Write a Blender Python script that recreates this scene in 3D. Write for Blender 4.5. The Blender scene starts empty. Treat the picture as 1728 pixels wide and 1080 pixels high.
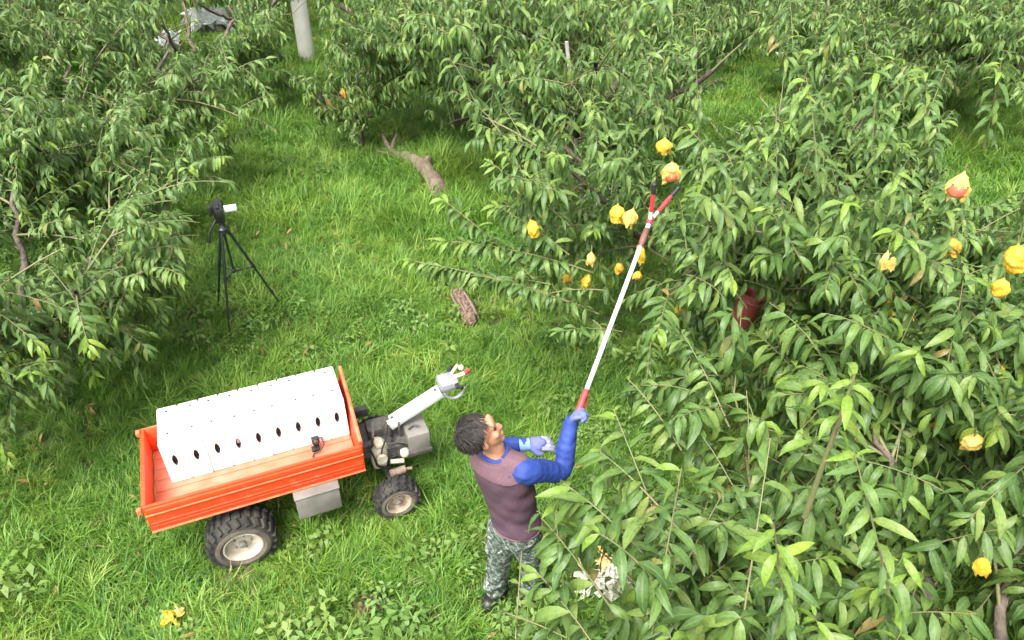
import bpy, bmesh, math, random
import numpy as np
from mathutils import Vector, Matrix
rad = math.radians
sc = bpy.context.scene
COL = sc.collection

# ------------------------------------------------------------------ camera
PITCH, FPX, CAM_H = rad(36.3), 1257.0, 4.5
cd = bpy.data.cameras.new('camera'); cam = bpy.data.objects.new('camera', cd); COL.objects.link(cam)
cam.location = (0, 0, CAM_H); cam.rotation_euler = (rad(90) - PITCH, 0, 0)
cd.sensor_width = 36; cd.lens = 36 * FPX / 1728; cd.clip_start = 0.05; cd.clip_end = 2000
sc.camera = cam
# ------------------------------------------------------------------ light
SUN_EL, SUN_AZ = rad(58), rad(-148)          # azimuth measured from +Y towards +X
w = bpy.data.worlds.new('World'); sc.world = w; w.use_nodes = True
nt = w.node_tree; nt.nodes.clear()
sky = nt.nodes.new('ShaderNodeTexSky'); sky.sky_type = 'NISHITA'; sky.sun_disc = False
sky.sun_elevation = SUN_EL; sky.sun_rotation = SUN_AZ
sky.air_density = 1.0; sky.dust_density = 5.0; sky.ozone_density = 0.6
bg = nt.nodes.new('ShaderNodeBackground'); bg.inputs['Strength'].default_value = 0.15
out = nt.nodes.new('ShaderNodeOutputWorld')
hs_ = nt.nodes.new('ShaderNodeHueSaturation'); hs_.inputs['Saturation'].default_value = .26      # thin bright overcast
nt.links.new(sky.outputs[0], hs_.inputs['Color']); nt.links.new(hs_.outputs[0], bg.inputs[0]); nt.links.new(bg.outputs[0], out.inputs[0])
sl = bpy.data.lights.new('sun', 'SUN'); sl.energy = 1.1; sl.angle = rad(26); sl.color = (1.0, 0.96, 0.88)
sun = bpy.data.objects.new('sun', sl); COL.objects.link(sun)
sd = Vector((math.sin(SUN_AZ) * math.cos(SUN_EL), math.cos(SUN_AZ) * math.cos(SUN_EL), math.sin(SUN_EL)))
sun.rotation_euler = sd.to_track_quat('Z', 'Y').to_euler()
sun.location = sd * 50
vs = sc.view_settings; vs.view_transform = 'Standard'; vs.look = 'None'; vs.gamma = 1; vs.use_curve_mapping = False
vs.exposure = 1.75
sc.cycles.max_bounces = 9; sc.cycles.diffuse_bounces = 6; sc.cycles.glossy_bounces = 3
sc.cycles.transmission_bounces = 4; sc.cycles.transparent_max_bounces = 6

# ------------------------------------------------------------------ pixel <-> place helpers (photo is 1728 x 1080)
FV = np.array([0, math.cos(PITCH), -math.sin(PITCH)]); UV = np.array([0, math.sin(PITCH), math.cos(PITCH)])
RV = np.array([1., 0, 0]); CP = np.array([0, 0, CAM_H])
def ray(x, y): return (x - 864) / FPX * RV - (y - 540) / FPX * UV + FV
def at_z(x, y, z=0.0):
    d = ray(x, y); return CP + d * ((z - CAM_H) / d[2])
def at_y(x, y, Y):
    d = ray(x, y); return CP + d * (Y / d[1])
def at_d(x, y, depth): return CP + ray(x, y) * depth
def proj(p):
    q = np.asarray(p, float) - CP; D = q @ FV
    Ds = np.where(np.abs(D) < 1e-6, 1e-6, D)
    return 864 + FPX * (q @ RV) / Ds, 540 - FPX * (q @ UV) / Ds, D
def inpoly(x, y, poly):
    x = np.asarray(x); y = np.asarray(y); c = np.zeros(x.shape, bool); n = len(poly)
    for i in range(n):
        x1, y1 = poly[i]; x2, y2 = poly[(i + 1) % n]
        if y1 == y2: continue
        k = ((y1 > y) != (y2 > y)) & (x < (x2 - x1) * (y - y1) / (y2 - y1) + x1)
        c ^= k
    return c

# ------------------------------------------------------------------ materials
def new_mat(name):
    m = bpy.data.materials.new(name); m.use_nodes = True
    t = m.node_tree; b = t.nodes['Principled BSDF']; return m, t, b
def N(t, kind, **kw):
    n = t.nodes.new(kind)
    for k, v in kw.items(): setattr(n, k, v)
    return n
def ramp(t, stops, interp='LINEAR'):
    r = N(t, 'ShaderNodeValToRGB'); r.color_ramp.interpolation = interp
    els = r.color_ramp.elements
    while len(els) < len(stops): els.new(0.5)
    for e, (p, c) in zip(els, stops): e.position = p; e.color = (*c, 1)
    return r
def noise(t, scale, detail=4, rough=.55, coord='Object', dist=0.0):
    tc = N(t, 'ShaderNodeTexCoord'); n = N(t, 'ShaderNodeTexNoise')
    n.inputs['Scale'].default_value = scale; n.inputs['Detail'].default_value = detail
    n.inputs['Roughness'].default_value = rough; n.inputs['Distortion'].default_value = dist
    t.links.new(tc.outputs[coord], n.inputs['Vector']); return n
def bump(t, b, src, strength=.3, dist=.01):
    bp = N(t, 'ShaderNodeBump'); bp.inputs['Strength'].default_value = strength; bp.inputs['Distance'].default_value = dist
    t.links.new(src, bp.inputs['Height']); t.links.new(bp.outputs[0], b.inputs['Normal']); return bp
def mat(name, c1, c2=None, scale=6, rough=.6, metal=0, bstr=.2, bdist=.005, bscale=None, lo=.35, hi=.65, spec=.5, detail=5):
    m, t, b = new_mat(name)
    c2 = c2 or tuple(x * .8 for x in c1)
    n = noise(t, scale, detail); r = ramp(t, [(lo, c1), (hi, c2)])
    t.links.new(n.outputs[0], r.inputs[0]); t.links.new(r.outputs[0], b.inputs['Base Color'])
    b.inputs['Roughness'].default_value = rough; b.inputs['Metallic'].default_value = metal
    b.inputs['Specular IOR Level'].default_value = spec
    if bstr:
        n2 = noise(t, bscale or scale * 4, 4); bump(t, b, n2.outputs[0], bstr, bdist)
    return m

def translucent_out(t, b, colsock, fac):
    tr = N(t, 'ShaderNodeBsdfTranslucent'); mx = N(t, 'ShaderNodeMixShader'); mx.inputs[0].default_value = fac
    o = t.nodes['Material Output']
    t.links.new(colsock, tr.inputs['Color'])
    t.links.new(b.outputs[0], mx.inputs[1]); t.links.new(tr.outputs[0], mx.inputs[2]); t.links.new(mx.outputs[0], o.inputs[0])

def leaf_mat(name, stops, single, young=False, rough=.42):
    """peach leaf: colour differs from leaf to leaf, pale midrib, paler underside"""
    m, t, b = new_mat(name)
    if single: src = N(t, 'ShaderNodeObjectInfo').outputs['Random']
    else: src = N(t, 'ShaderNodeNewGeometry').outputs['Random Per Island']
    r = ramp(t, stops); t.links.new(src, r.inputs[0])
    col = r.outputs[0]
    if not single:
        a = N(t, 'ShaderNodeAttribute', attribute_name='young')
        mx = N(t, 'ShaderNodeMix', data_type='RGBA'); t.links.new(a.outputs['Fac'], mx.inputs[0])
        t.links.new(col, mx.inputs[6]); mx.inputs[7].default_value = (.19, .31, .04, 1); col = mx.outputs[2]
    ns = noise(t, 9 if single else 60, 3, .65); rs = ramp(t, [(.34, (.70, .70, .62)), (.5, (1, 1, 1)), (.66, (1.12, 1.06, 1)), (.76, (1.7, 1.1, .8))]); t.links.new(ns.outputs[0], rs.inputs[0])
    mm = N(t, 'ShaderNodeMix', data_type='RGBA', blend_type='MULTIPLY'); mm.inputs[0].default_value = 1; t.links.new(col, mm.inputs[6]); t.links.new(rs.outputs[0], mm.inputs[7]); col = mm.outputs[2]
    rib = N(t, 'ShaderNodeAttribute', attribute_name='rib')
    pw = N(t, 'ShaderNodeMath', operation='POWER'); t.links.new(rib.outputs['Fac'], pw.inputs[0]); pw.inputs[1].default_value = 9
    ml = N(t, 'ShaderNodeMath', operation='MULTIPLY'); t.links.new(pw.outputs[0], ml.inputs[0]); ml.inputs[1].default_value = .45
    m2 = N(t, 'ShaderNodeMix', data_type='RGBA'); t.links.new(ml.outputs[0], m2.inputs[0]); t.links.new(col, m2.inputs[6])
    m2.inputs[7].default_value = (.26, .34, .14, 1)
    g = N(t, 'ShaderNodeNewGeometry')
    mb = N(t, 'ShaderNodeMath', operation='MULTIPLY'); t.links.new(g.outputs['Backfacing'], mb.inputs[0]); mb.inputs[1].default_value = .35
    m3 = N(t, 'ShaderNodeMix', data_type='RGBA'); t.links.new(mb.outputs[0], m3.inputs[0]); t.links.new(m2.outputs[2], m3.inputs[6])
    m3.inputs[7].default_value = (.17, .25, .11, 1)
    t.links.new(m3.outputs[2], b.inputs['Base Color'])
    b.inputs['Roughness'].default_value = rough; b.inputs['Specular IOR Level'].default_value = .38
    n2 = noise(t, 55, 2); bump(t, b, n2.outputs[0], .25, .004)
    translucent_out(t, b, m3.outputs[2], .32)
    return m
LEAF_STOPS = [(0, (.064, .134, .031)), (.35, (.094, .182, .041)), (.7, (.130, .222, .050)), (.97, (.180, .265, .058)), (.99, (.18, .25, .055)), (1, (.24, .17, .06))]
M_LEAF = leaf_mat('peach_leaf_mass', LEAF_STOPS, False)
M_LEAF1 = leaf_mat('peach_leaf', LEAF_STOPS, True)
M_YOUNG = leaf_mat('young_peach_leaf', [(0, (.15, .26, .035)), (.75, (.20, .31, .04)), (1, (.30, .38, .045))], True, rough=.35)
M_DARKLEAF = leaf_mat('dark_shrub_leaf', [(0, (.03, .06, .022)), (.6, (.045, .08, .028)), (1, (.08, .11, .04))], False)
M_LIMELEAF = leaf_mat('lime_shrub_leaf', [(0, (.10, .19, .03)), (.6, (.16, .26, .035)), (1, (.24, .32, .05))], False)

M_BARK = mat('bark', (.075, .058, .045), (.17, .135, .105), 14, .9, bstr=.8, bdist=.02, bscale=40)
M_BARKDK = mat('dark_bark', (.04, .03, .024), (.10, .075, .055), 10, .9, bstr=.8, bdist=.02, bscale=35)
M_TWIG = mat('twig', (.12, .16, .05), (.19, .15, .08), 8, .6, bstr=.1)
M_LOG = mat('dead_wood', (.13, .095, .068), (.23, .175, .13), 9, .9, bstr=.9, bdist=.02, bscale=30)
M_STUMP = mat('stump_bark', (.05, .03, .022), (.26, .17, .12), 30, .95, bstr=1, bdist=.03, bscale=40)
M_STAKE = mat('weathered_stake', (.30, .29, .26), (.42, .40, .36), 10, .85, bstr=.4)
M_CONC = mat('concrete_pole', (.56, .54, .49), (.66, .64, .58), 4, .85, bstr=.3)
def worn_paint():
    m, t, b = new_mat('orange_red_paint'); n1 = noise(t, 4, 6); n2 = noise(t, 34, 6, .7); n3 = noise(t, 9, 8, .75)
    tc = N(t, 'ShaderNodeTexCoord'); mp = N(t, 'ShaderNodeMapping'); mp.inputs['Scale'].default_value = (3, 60, 90); t.links.new(tc.outputs['Object'], mp.inputs[0])
    n4 = N(t, 'ShaderNodeTexNoise'); n4.inputs['Scale'].default_value = 1.6; n4.inputs['Detail'].default_value = 3; t.links.new(mp.outputs[0], n4.inputs['Vector'])
    c = ramp(t, [(.35, (.78, .066, .012)), (.7, (.62, .050, .012))]); t.links.new(n1.outputs[0], c.inputs[0]); col = c.outputs[0]
    for n_, lo, hi, cc in ((n3, .58, .74, (.70, .22, .11)), (n4, .66, .72, (.74, .30, .18)), (n2, .66, .70, (.16, .07, .035))):
        r = ramp(t, [(lo, (0, 0, 0)), (hi, (.8, .8, .8))]); t.links.new(n_.outputs[0], r.inputs[0])
        mx = N(t, 'ShaderNodeMix', data_type='RGBA'); t.links.new(r.outputs[0], mx.inputs[0]); t.links.new(col, mx.inputs[6]); mx.inputs[7].default_value = (*cc, 1); col = mx.outputs[2]
    t.links.new(col, b.inputs['Base Color']); r = ramp(t, [(.3, (.35,) * 3), (.7, (.65,) * 3)]); t.links.new(n3.outputs[0], r.inputs[0]); t.links.new(r.outputs[0], b.inputs['Roughness'])
    bump(t, b, n1.outputs[0], .25, .02); return m
M_RED = worn_paint()
M_REDLINE = mat('worn_paint_edge', (.80, .20, .09), (.80, .11, .04), 20, .5, bstr=.05)
M_BEDFLOOR = mat('worn_bed_floor', (.62, .15, .075), (.55, .21, .13), 9, .6, bstr=.15)
M_WHITE = mat('white_crate_plastic', (.80, .80, .785), (.66, .64, .59), 9, .6, bstr=.2, lo=.52, hi=.85)
M_HOLESHADE = mat('painted_hole_shade', (.10, .085, .07), (.05, .04, .035), 30, .9)  # dark colour stands in for the shade inside handle slots and vents
M_RUBBER = mat('dusty_tyre_rubber', (.016, .016, .015), (.075, .066, .052), 9, .9, bstr=.4, lo=.45, hi=.8)
M_DUST = mat('dusty_tan_sidewall', (.13, .108, .078), (.06, .052, .042), 11, .95, bstr=.4)
M_RIM = mat('dusty_cream_rim', (.52, .47, .38), (.36, .31, .24), 9, .7, bstr=.2)
M_RIMBR = mat('rusty_rim', (.25, .17, .12), (.42, .35, .27), 14, .8, bstr=.2)
M_GREY = mat('dusty_grey_steel', (.20, .185, .16), (.14, .13, .112), 8, .75, bstr=.15)
M_DKSTEEL = mat('dark_greasy_steel', (.045, .042, .038), (.10, .09, .075), 18, .6, bstr=.3)
M_CREAM = mat('cream_engine_shroud', (.60, .55, .42), (.44, .39, .29), 14, .6, bstr=.3)
M_ARM = mat('pale_grey_arm_paint', (.66, .66, .65), (.56, .56, .55), 9, .5, bstr=.1)
M_CONSOLE = mat('grey_console_plastic', (.27, .27, .285), (.21, .21, .22), 9, .5)
M_BLACK = mat('black_plastic', (.012, .012, .013), (.022, .022, .024), 12, .45)
M_GREEN = mat('dark_green_black_aluminium', (.012, .02, .017), (.02, .03, .026), 12, .4)
M_SCREEN = mat('camera_screen_silver', (.72, .74, .74), (.66, .68, .68), 10, .35)
M_SKIN = mat('orange_tan_skin', (.46, .235, .135), (.38, .18, .10), 14, .5, bstr=.15)  # plain orange-brown skin tone, mottled by noise
M_HAIR = mat('dark_brown_hair', (.008, .0055, .004), (.020, .014, .010), 60, .65, bstr=.3)
M_VEST = mat('plum_vest_cloth', (.074, .037, .056), (.056, .028, .044), 7, .75, bstr=.5, bdist=.02, bscale=9)
M_YOKE = mat('dusty_pink_mesh_yoke', (.140, .074, .092), (.105, .054, .070), 120, .8, bstr=.4, bdist=.004, bscale=160)
M_BLUE = mat('royal_blue_shirt_cloth', (.018, .048, .25), (.013, .036, .19), 6, .7, bstr=.5, bdist=.02, bscale=11)
M_GLOVE = mat('slate_blue_glove', (.095, .115, .29), (.13, .15, .33), 14, .8, bstr=.3)
M_CUFF = mat('pale_blue_glove_cuff', (.20, .33, .60), (.17, .29, .54), 40, .8, bstr=.3)
M_FING = mat('pale_glove_fingers', (.26, .27, .36), (.19, .20, .30), 20, .8)
M_BOOT = mat('black_rubber_boot', (.014, .014, .015), (.03, .03, .03), 10, .4)
M_TUBE = mat('white_painted_tube', (.74, .75, .76), (.66, .67, .68), 10, .3, bstr=.05)
M_GRIP = mat('red_grip_rubber', (.42, .05, .05), (.30, .035, .035), 30, .5)
M_PICKRED = mat('red_picker_paint', (.55, .035, .045), (.45, .03, .04), 20, .4)
M_PAPER = mat('yellow_waxed_paper', (.70, .53, .05), (.66, .42, .035), 14, .55, bstr=.7, bdist=.01, bscale=28, lo=.3, hi=.7)
M_PAPERLT = mat('pale_yellow_paper', (.72, .58, .18), (.68, .45, .08), 18, .55, bstr=.7, bdist=.01, bscale=28)
M_PAPEROR = mat('amber_paper', (.62, .32, .03), (.70, .42, .05), 18, .6, bstr=.7, bdist=.01, bscale=28)
M_PEACH = mat('peach_skin', (.62, .11, .06), (.72, .33, .12), 9, .7, bstr=.05, lo=.42, hi=.7)
M_WPAPER = mat('white_waste_paper', (.62, .60, .54), (.48, .44, .36), 12, .8, bstr=.4)
M_OPAPER = mat('orange_waste_paper', (.72, .40, .14), (.78, .56, .30), 9, .8, bstr=.4)
M_SHEET = mat('grey_ground_sheet', (.55, .58, .56), (.42, .45, .44), 3, .7, bstr=.4)
M_BUCKET = mat('faded_red_plastic', (.34, .075, .055), (.27, .06, .045), 6, .55)

def camo():
    m, t, b = new_mat('grey_green_camouflage')
    n1 = noise(t, 26, 3, .6, dist=.8); n2 = noise(t, 40, 2, .6, dist=1.0)
    r1 = ramp(t, [(0, (.016, .028, .022)), (.41, (.06, .085, .065)), (.50, (.15, .18, .15)), (.60, (.36, .39, .35))], 'CONSTANT')
    r2 = ramp(t, [(0, (0, 0, 0)), (.60, (1, 1, 1))], 'CONSTANT')
    t.links.new(n1.outputs[0], r1.inputs[0]); t.links.new(n2.outputs[0], r2.inputs[0])
    mx = N(t, 'ShaderNodeMix', data_type='RGBA'); t.links.new(r2.outputs[0], mx.inputs[0]); t.links.new(r1.outputs[0], mx.inputs[6])
    mx.inputs[7].default_value = (.022, .032, .026, 1)
    t.links.new(mx.outputs[2], b.inputs['Base Color']); b.inputs['Roughness'].default_value = .85
    n3 = noise(t, 14, 3); bump(t, b, n3.outputs[0], .5, .02)
    return m
M_CAMO = camo()

def grass_mat(name, stops, patch_lo, patch_hi, fac=.3):
    """blade colour: per-plant variation times wide natural patches of yellower and bluer growth"""
    m, t, b = new_mat(name)
    oi = N(t, 'ShaderNodeObjectInfo'); r = ramp(t, stops); t.links.new(oi.outputs['Random'], r.inputs[0])
    n = N(t, 'ShaderNodeTexNoise'); n.inputs['Scale'].default_value = .75; n.inputs['Detail'].default_value = 4; n.inputs['Roughness'].default_value = .6
    t.links.new(oi.outputs['Location'], n.inputs['Vector'])
    r2 = ramp(t, [(.38, patch_lo), (.62, patch_hi)]); t.links.new(n.outputs[0], r2.inputs[0])
    mx = N(t, 'ShaderNodeMix', data_type='RGBA', blend_type='MULTIPLY'); mx.inputs[0].default_value = 1
    t.links.new(r.outputs[0], mx.inputs[6]); t.links.new(r2.outputs[0], mx.inputs[7])
    t.links.new(mx.outputs[2], b.inputs['Base Color']); b.inputs['Roughness'].default_value = .5
    b.inputs['Specular IOR Level'].default_value = .35
    translucent_out(t, b, mx.outputs[2], fac)
    return m
M_GRASS = grass_mat('grass_blade', [(0, (.068, .165, .022)), (.35, (.115, .245, .030)), (.7, (.170, .31, .042)), (1, (.28, .38, .080))],
                    (.84, .94, .95), (1.12, 1.05, .9))
M_WEED = grass_mat('weed_leaf', [(0, (.05, .14, .018)), (.6, (.075, .19, .023)), (1, (.12, .25, .03))], (.85, .95, 1.0), (1.15, 1.05, .9))
M_PALEWEED = grass_mat('pale_weed_leaf', [(0, (.11, .21, .04)), (1, (.20, .30, .075))], (.9, 1, 1), (1.1, 1, .9))
M_STRAW = mat('dry_straw', (.36, .30, .17), (.24, .17, .09), 9, .8, bstr=0)

def thin_paper(m, deep):
    """waxed fruit paper: stained towards orange in places, lets light through"""
    t = m.node_tree; b = t.nodes['Principled BSDF']; src = b.inputs['Base Color'].links[0].from_socket
    n = noise(t, 22, 5, .6); r = ramp(t, [(.56, (0, 0, 0)), (.74, (.8,) * 3)]); t.links.new(n.outputs[0], r.inputs[0])
    mx = N(t, 'ShaderNodeMix', data_type='RGBA'); t.links.new(r.outputs[0], mx.inputs[0]); t.links.new(src, mx.inputs[6]); mx.inputs[7].default_value = (*deep, 1)
    t.links.new(mx.outputs[2], b.inputs['Base Color']); translucent_out(t, b, mx.outputs[2], .25)
thin_paper(M_PAPER, (.58, .22, .03)); thin_paper(M_PAPERLT, (.66, .40, .06)); thin_paper(M_PAPEROR, (.48, .15, .03))
# ------------------------------------------------------------------ object helpers
def tag(o, label=None, cat=None, group=None, kind=None):
    if label: o['label'] = label
    if cat: o['category'] = cat
    if group: o['group'] = group
    if kind: o['kind'] = kind
    return o
def thing(name, label, cat, loc=(0, 0, 0), rz=0, group=None):
    o = bpy.data.objects.new(name, None); COL.objects.link(o); o.empty_display_size = .1
    o.location = loc; o.rotation_euler = (0, 0, rz); return tag(o, label, cat, group)
def link(name, me, parent=None, m=None, loc=None, rot=None, kind=None):
    o = bpy.data.objects.new(name, me); COL.objects.link(o)
    if m is not None:
        me.materials.clear(); me.materials.append(m)
    if parent is not None: o.parent = parent
    if loc is not None: o.location = loc
    if rot is not None: o.rotation_euler = rot
    if kind: o['kind'] = kind
    return o
def np_mesh(name, V, Q, smooth=True):
    """mesh from an (n,3) vertex array and an (m,4) quad array"""
    me = bpy.data.meshes.new(name); V = np.ascontiguousarray(V, np.float32); Q = np.ascontiguousarray(Q, np.int32)
    me.vertices.add(len(V)); me.vertices.foreach_set('co', V.ravel())
    k = Q.shape[1]
    me.loops.add(Q.size); me.loops.foreach_set('vertex_index', Q.ravel())
    me.polygons.add(len(Q)); me.polygons.foreach_set('loop_start', np.arange(0, Q.size, k, dtype=np.int32))
    me.polygons.foreach_set('use_smooth', np.full(len(Q), smooth))
    me.update(calc_edges=True)
    return me
class MB:
    """collects shapes for ONE part"""
    def __init__(s): s.v = []; s.f = []; s.flat = False
    def add(s, V, F, M=None):
        o = len(s.v)
        for p in V:
            p = Vector(p); s.v.append(M @ p if M else p)
        for f in F: s.f.append([i + o for i in f])
        return s
    def box(s, c, size, bev=.0, M=None):
        b = bmesh.new(); bmesh.ops.create_cube(b, size=1)
        for v in b.verts: v.co = Vector((v.co.x * size[0], v.co.y * size[1], v.co.z * size[2]))
        if bev: bmesh.ops.bevel(b, geom=b.edges[:], offset=bev, segments=2, affect='EDGES', profile=.5)
        b.verts.index_update()
        T = Matrix.Translation(Vector(c))
        T = (M @ T) if M else T
        s.add([v.co for v in b.verts], [[v.index for v in f.verts] for f in b.faces], T); b.free(); return s
    def tube(s, pts, radii, n=8, cap=True, flat=1.0, up=None):
        pts = [Vector(p) for p in pts]
        if not hasattr(radii, '__len__'): radii = [radii] * len(pts)
        radii = [float(r) for r in radii]; V = []; F = []; u = None
        for i, p in enumerate(pts):
            t = (pts[min(i + 1, len(pts) - 1)] - pts[max(i - 1, 0)]).normalized()
            if u is None:
                a = Vector(up) if up is not None else (Vector((0, 0, 1)) if abs(t.z) < .9 else Vector((1, 0, 0)))
                u = (a - t * a.dot(t)).normalized()
            else: u = (u - t * u.dot(t)).normalized()
            w_ = t.cross(u)
            for k in range(n):
                an = 2 * math.pi * k / n
                V.append(p + radii[i] * (math.cos(an) * u * flat + math.sin(an) * w_))
        for i in range(len(pts) - 1):
            for k in range(n):
                a, b_ = i * n + k, i * n + (k + 1) % n; F.append([a, b_, b_ + n, a + n])
        if cap: F.append(list(range(n))[::-1]); F.append([(len(pts) - 1) * n + k for k in range(n)])
        return s.add(V, F)
    def lathe(s, prof, n=24, M=None):
        """profile [(r, z)] turned about local Z; ends closed when r is 0"""
        V = []; F = []
        for r, z in prof:
            for k in range(n):
                an = 2 * math.pi * k / n; V.append((r * math.cos(an), r * math.sin(an), z))
        for i in range(len(prof) - 1):
            for k in range(n):
                a, b_ = i * n + k, i * n + (k + 1) % n; F.append([a, b_, b_ + n, a + n])
        return s.add(V, F, M)
    def ball(s, c, r, n=12, M=None):
        r = r if hasattr(r, '__len__') else (r, r, r)
        prof = [(math.sin(math.pi * i / n), -math.cos(math.pi * i / n)) for i in range(n + 1)]
        T = Matrix.Translation(Vector(c)) @ (M if M else Matrix()) @ Matrix.Diagonal((*r, 1))
        return s.lathe([(max(a, 1e-3), b_) for a, b_ in prof], 16, T)
    def mesh(s, name, smooth=True, ang=40):
        me = bpy.data.meshes.new(name); me.from_pydata([tuple(p) for p in s.v], [], s.f); me.update()
        if smooth:
            me.polygons.foreach_set('use_smooth', [True] * len(me.polygons)); me.set_sharp_from_angle(angle=rad(ang))
        return me
    def build(s, name, m, parent=None, **kw):
        sm = kw.pop('smooth', True)
        return link(name, s.mesh(name, sm), parent, m, **kw)
def spline(P, n=6):
    """Catmull-Rom through points (any dimension)"""
    P = [np.asarray(p, float) for p in P]; out_ = []
    Q = [2 * P[0] - P[1]] + P + [2 * P[-1] - P[-2]]
    for i in range(1, len(Q) - 2):
        for k in range(n):
            t = k / n; a, b_, c, d = Q[i - 1], Q[i], Q[i + 1], Q[i + 2]
            out_.append(.5 * (2 * b_ + (c - a) * t + (2 * a - 5 * b_ + 4 * c - d) * t * t + (3 * b_ - a - 3 * c + d) * t ** 3))
    out_.append(P[-1]); return out_
def remeshed(me, voxel, smooth=4, disp=None):
    """one continuous skin around overlapping closed shapes"""
    o = bpy.data.objects.new('tmp', me); COL.objects.link(o)
    r = o.modifiers.new('r', 'REMESH'); r.mode = 'VOXEL'; r.voxel_size = voxel; r.use_smooth_shade = True
    if smooth:
        s_ = o.modifiers.new('s', 'SMOOTH'); s_.factor = .5; s_.iterations = smooth
    dg = bpy.context.evaluated_depsgraph_get()
    new = bpy.data.meshes.new_from_object(o.evaluated_get(dg))
    bpy.data.objects.remove(o); bpy.data.meshes.remove(me)
    new.polygons.foreach_set('use_smooth', [True] * len(new.polygons))
    return new

# ------------------------------------------------------------------ ground
def hgt(x, y):
    return .035 * np.sin(x * .9 + 1.3) * np.sin(y * .7 + .4) + .02 * np.sin(x * 2.3 + y * 1.7)
gx = np.concatenate([[-400, -120, -50, -25], np.linspace(-14, 14, 90), [25, 50, 120, 400]])
gy = np.concatenate([[-300, -80, -20], np.linspace(-3, 24, 90), [40, 80, 200, 600]])
X, Y = np.meshgrid(gx, gy); Z = hgt(X, Y) * (np.abs(X) < 30) * (np.abs(Y) < 40)
V = np.stack([X.ravel(), Y.ravel(), Z.ravel()], 1); nx, ny = len(gx), len(gy)
i = np.arange(nx * ny).reshape(ny, nx)
Q = np.stack([i[:-1, :-1].ravel(), i[:-1, 1:].ravel(), i[1:, 1:].ravel(), i[1:, :-1].ravel()], 1)
def ground_mat():
    m, t, b = new_mat('mossy_orchard_soil')
    n1 = noise(t, .8, 6); n2 = noise(t, 18, 5)
    r1 = ramp(t, [(.35, (.045, .075, .018)), (.65, (.075, .12, .024))]); r2 = ramp(t, [(.4, (.075, .05, .03)), (.6, (.05, .085, .02))])
    t.links.new(n1.outputs[0], r1.inputs[0]); t.links.new(n2.outputs[0], r2.inputs[0])
    mx = N(t, 'ShaderNodeMix', data_type='RGBA'); mx.inputs[0].default_value = .45
    t.links.new(r1.outputs[0], mx.inputs[6]); t.links.new(r2.outputs[0], mx.inputs[7]); t.links.new(mx.outputs[2], b.inputs['Base Color'])
    b.inputs['Roughness'].default_value = .95; bump(t, b, n2.outputs[0], .8, .03); return m
g = link('ground', np_mesh('ground', V, Q), None, ground_mat()); g['kind'] = 'structure'

# bare earth patch by the weeds
def earth_patch(x, y, rx, ry):
    rng = np.random.default_rng(4); V = [(0, 0, .03)]; F = []
    n = 22
    for ring, (k, z) in enumerate(((.55, .026), (1, -.01))):
        for j in range(n):
            a = 2 * math.pi * j / n; q = k * (1 + rng.uniform(-.22, .22))
            V.append((rx * q * math.cos(a), ry * q * math.sin(a), z + rng.uniform(-.008, .012) * (ring == 0)))
    for j in range(n):
        F.append([0, 1 + j, 1 + (j + 1) % n]); F.append([1 + j, 1 + n + j, 1 + n + (j + 1) % n, 1 + (j + 1) % n])
    mb = MB(); mb.add(V, F)
    o = mb.build('bare_soil', mat('red_brown_soil', (.16, .085, .05), (.095, .055, .032), 22, .95, bstr=1, bdist=.03), None, loc=(x, y, float(hgt(x, y)) + .01))
    o['kind'] = 'structure'
px_, py_, _ = at_z(618, 1032); SOIL = (px_, py_)
earth_patch(px_, py_, .15, .12)

# ------------------------------------------------------------------ peach leaves
def leaf_template(L, W, phi0, kappa, rows=6, twist=0., fold=.30, wave=0., seed=0):
    rng = np.random.default_rng(seed); V = []; pos = np.zeros(3); ds = L / (rows - 1)
    for r in range(rows):
        t = r / (rows - 1); ph = phi0 - kappa * t ** .9
        d = np.array([math.cos(ph), 0, math.sin(ph)])
        if r: pos = pos + d * ds
        up = np.array([-math.sin(ph), 0, math.cos(ph)])
        wd = W * .5 * (max(math.sin(math.pi * min(1, t ** .78 * .985 + .015)), .04)) ** .85
        tw = twist * t; side = np.array([0, math.cos(tw), 0]) + up * math.sin(tw)
        wv = wave * math.sin(t * 9 + seed)
        V += [pos + side * wd + up * (fold * wd + wv * wd), pos.copy(), pos - side * wd + up * (fold * wd - wv * wd)]
    V = np.array(V); Q = []
    for r in range(rows - 1):
        a = r * 3; Q += [[a, a + 3, a + 4, a + 1], [a + 1, a + 4, a + 5, a + 2]]
    return V, np.array(Q)[:, ::-1]
def templates(rows):
    T = []; k = 0
    for phi0, kap in ((.5, 1.6), (.4, 2.0), (.2, 1.3), (.3, 2.2), (-.1, 1.1), (.1, 1.7), (-.4, .8), (.3, .9)):
        T.append(leaf_template(1.0, .245, phi0, kap, rows, twist=(-.6, .5, .2, -.3, .7, -.5, .1, .3)[k], wave=.22, seed=k)); k += 1
    return T
TPL = {6: templates(6), 4: templates(4), 3: templates(3)}
def set_attr(me, name, arr):
    a = me.attributes.new(name, 'FLOAT', 'POINT'); a.data.foreach_set('value', np.ascontiguousarray(arr, np.float32))
SINGLE = []                                          # one shared mesh per leaf shape, green and young
for yng, mm in ((0, M_LEAF1), (1, M_YOUNG)):
    row = []
    for V_, Q_ in TPL[6]:
        me = np_mesh('peach_leaf', V_, Q_); set_attr(me, 'rib', np.tile([0, 1, 0], 6)); me.materials.append(mm); row.append(me)
    SINGLE.append(row)

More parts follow.
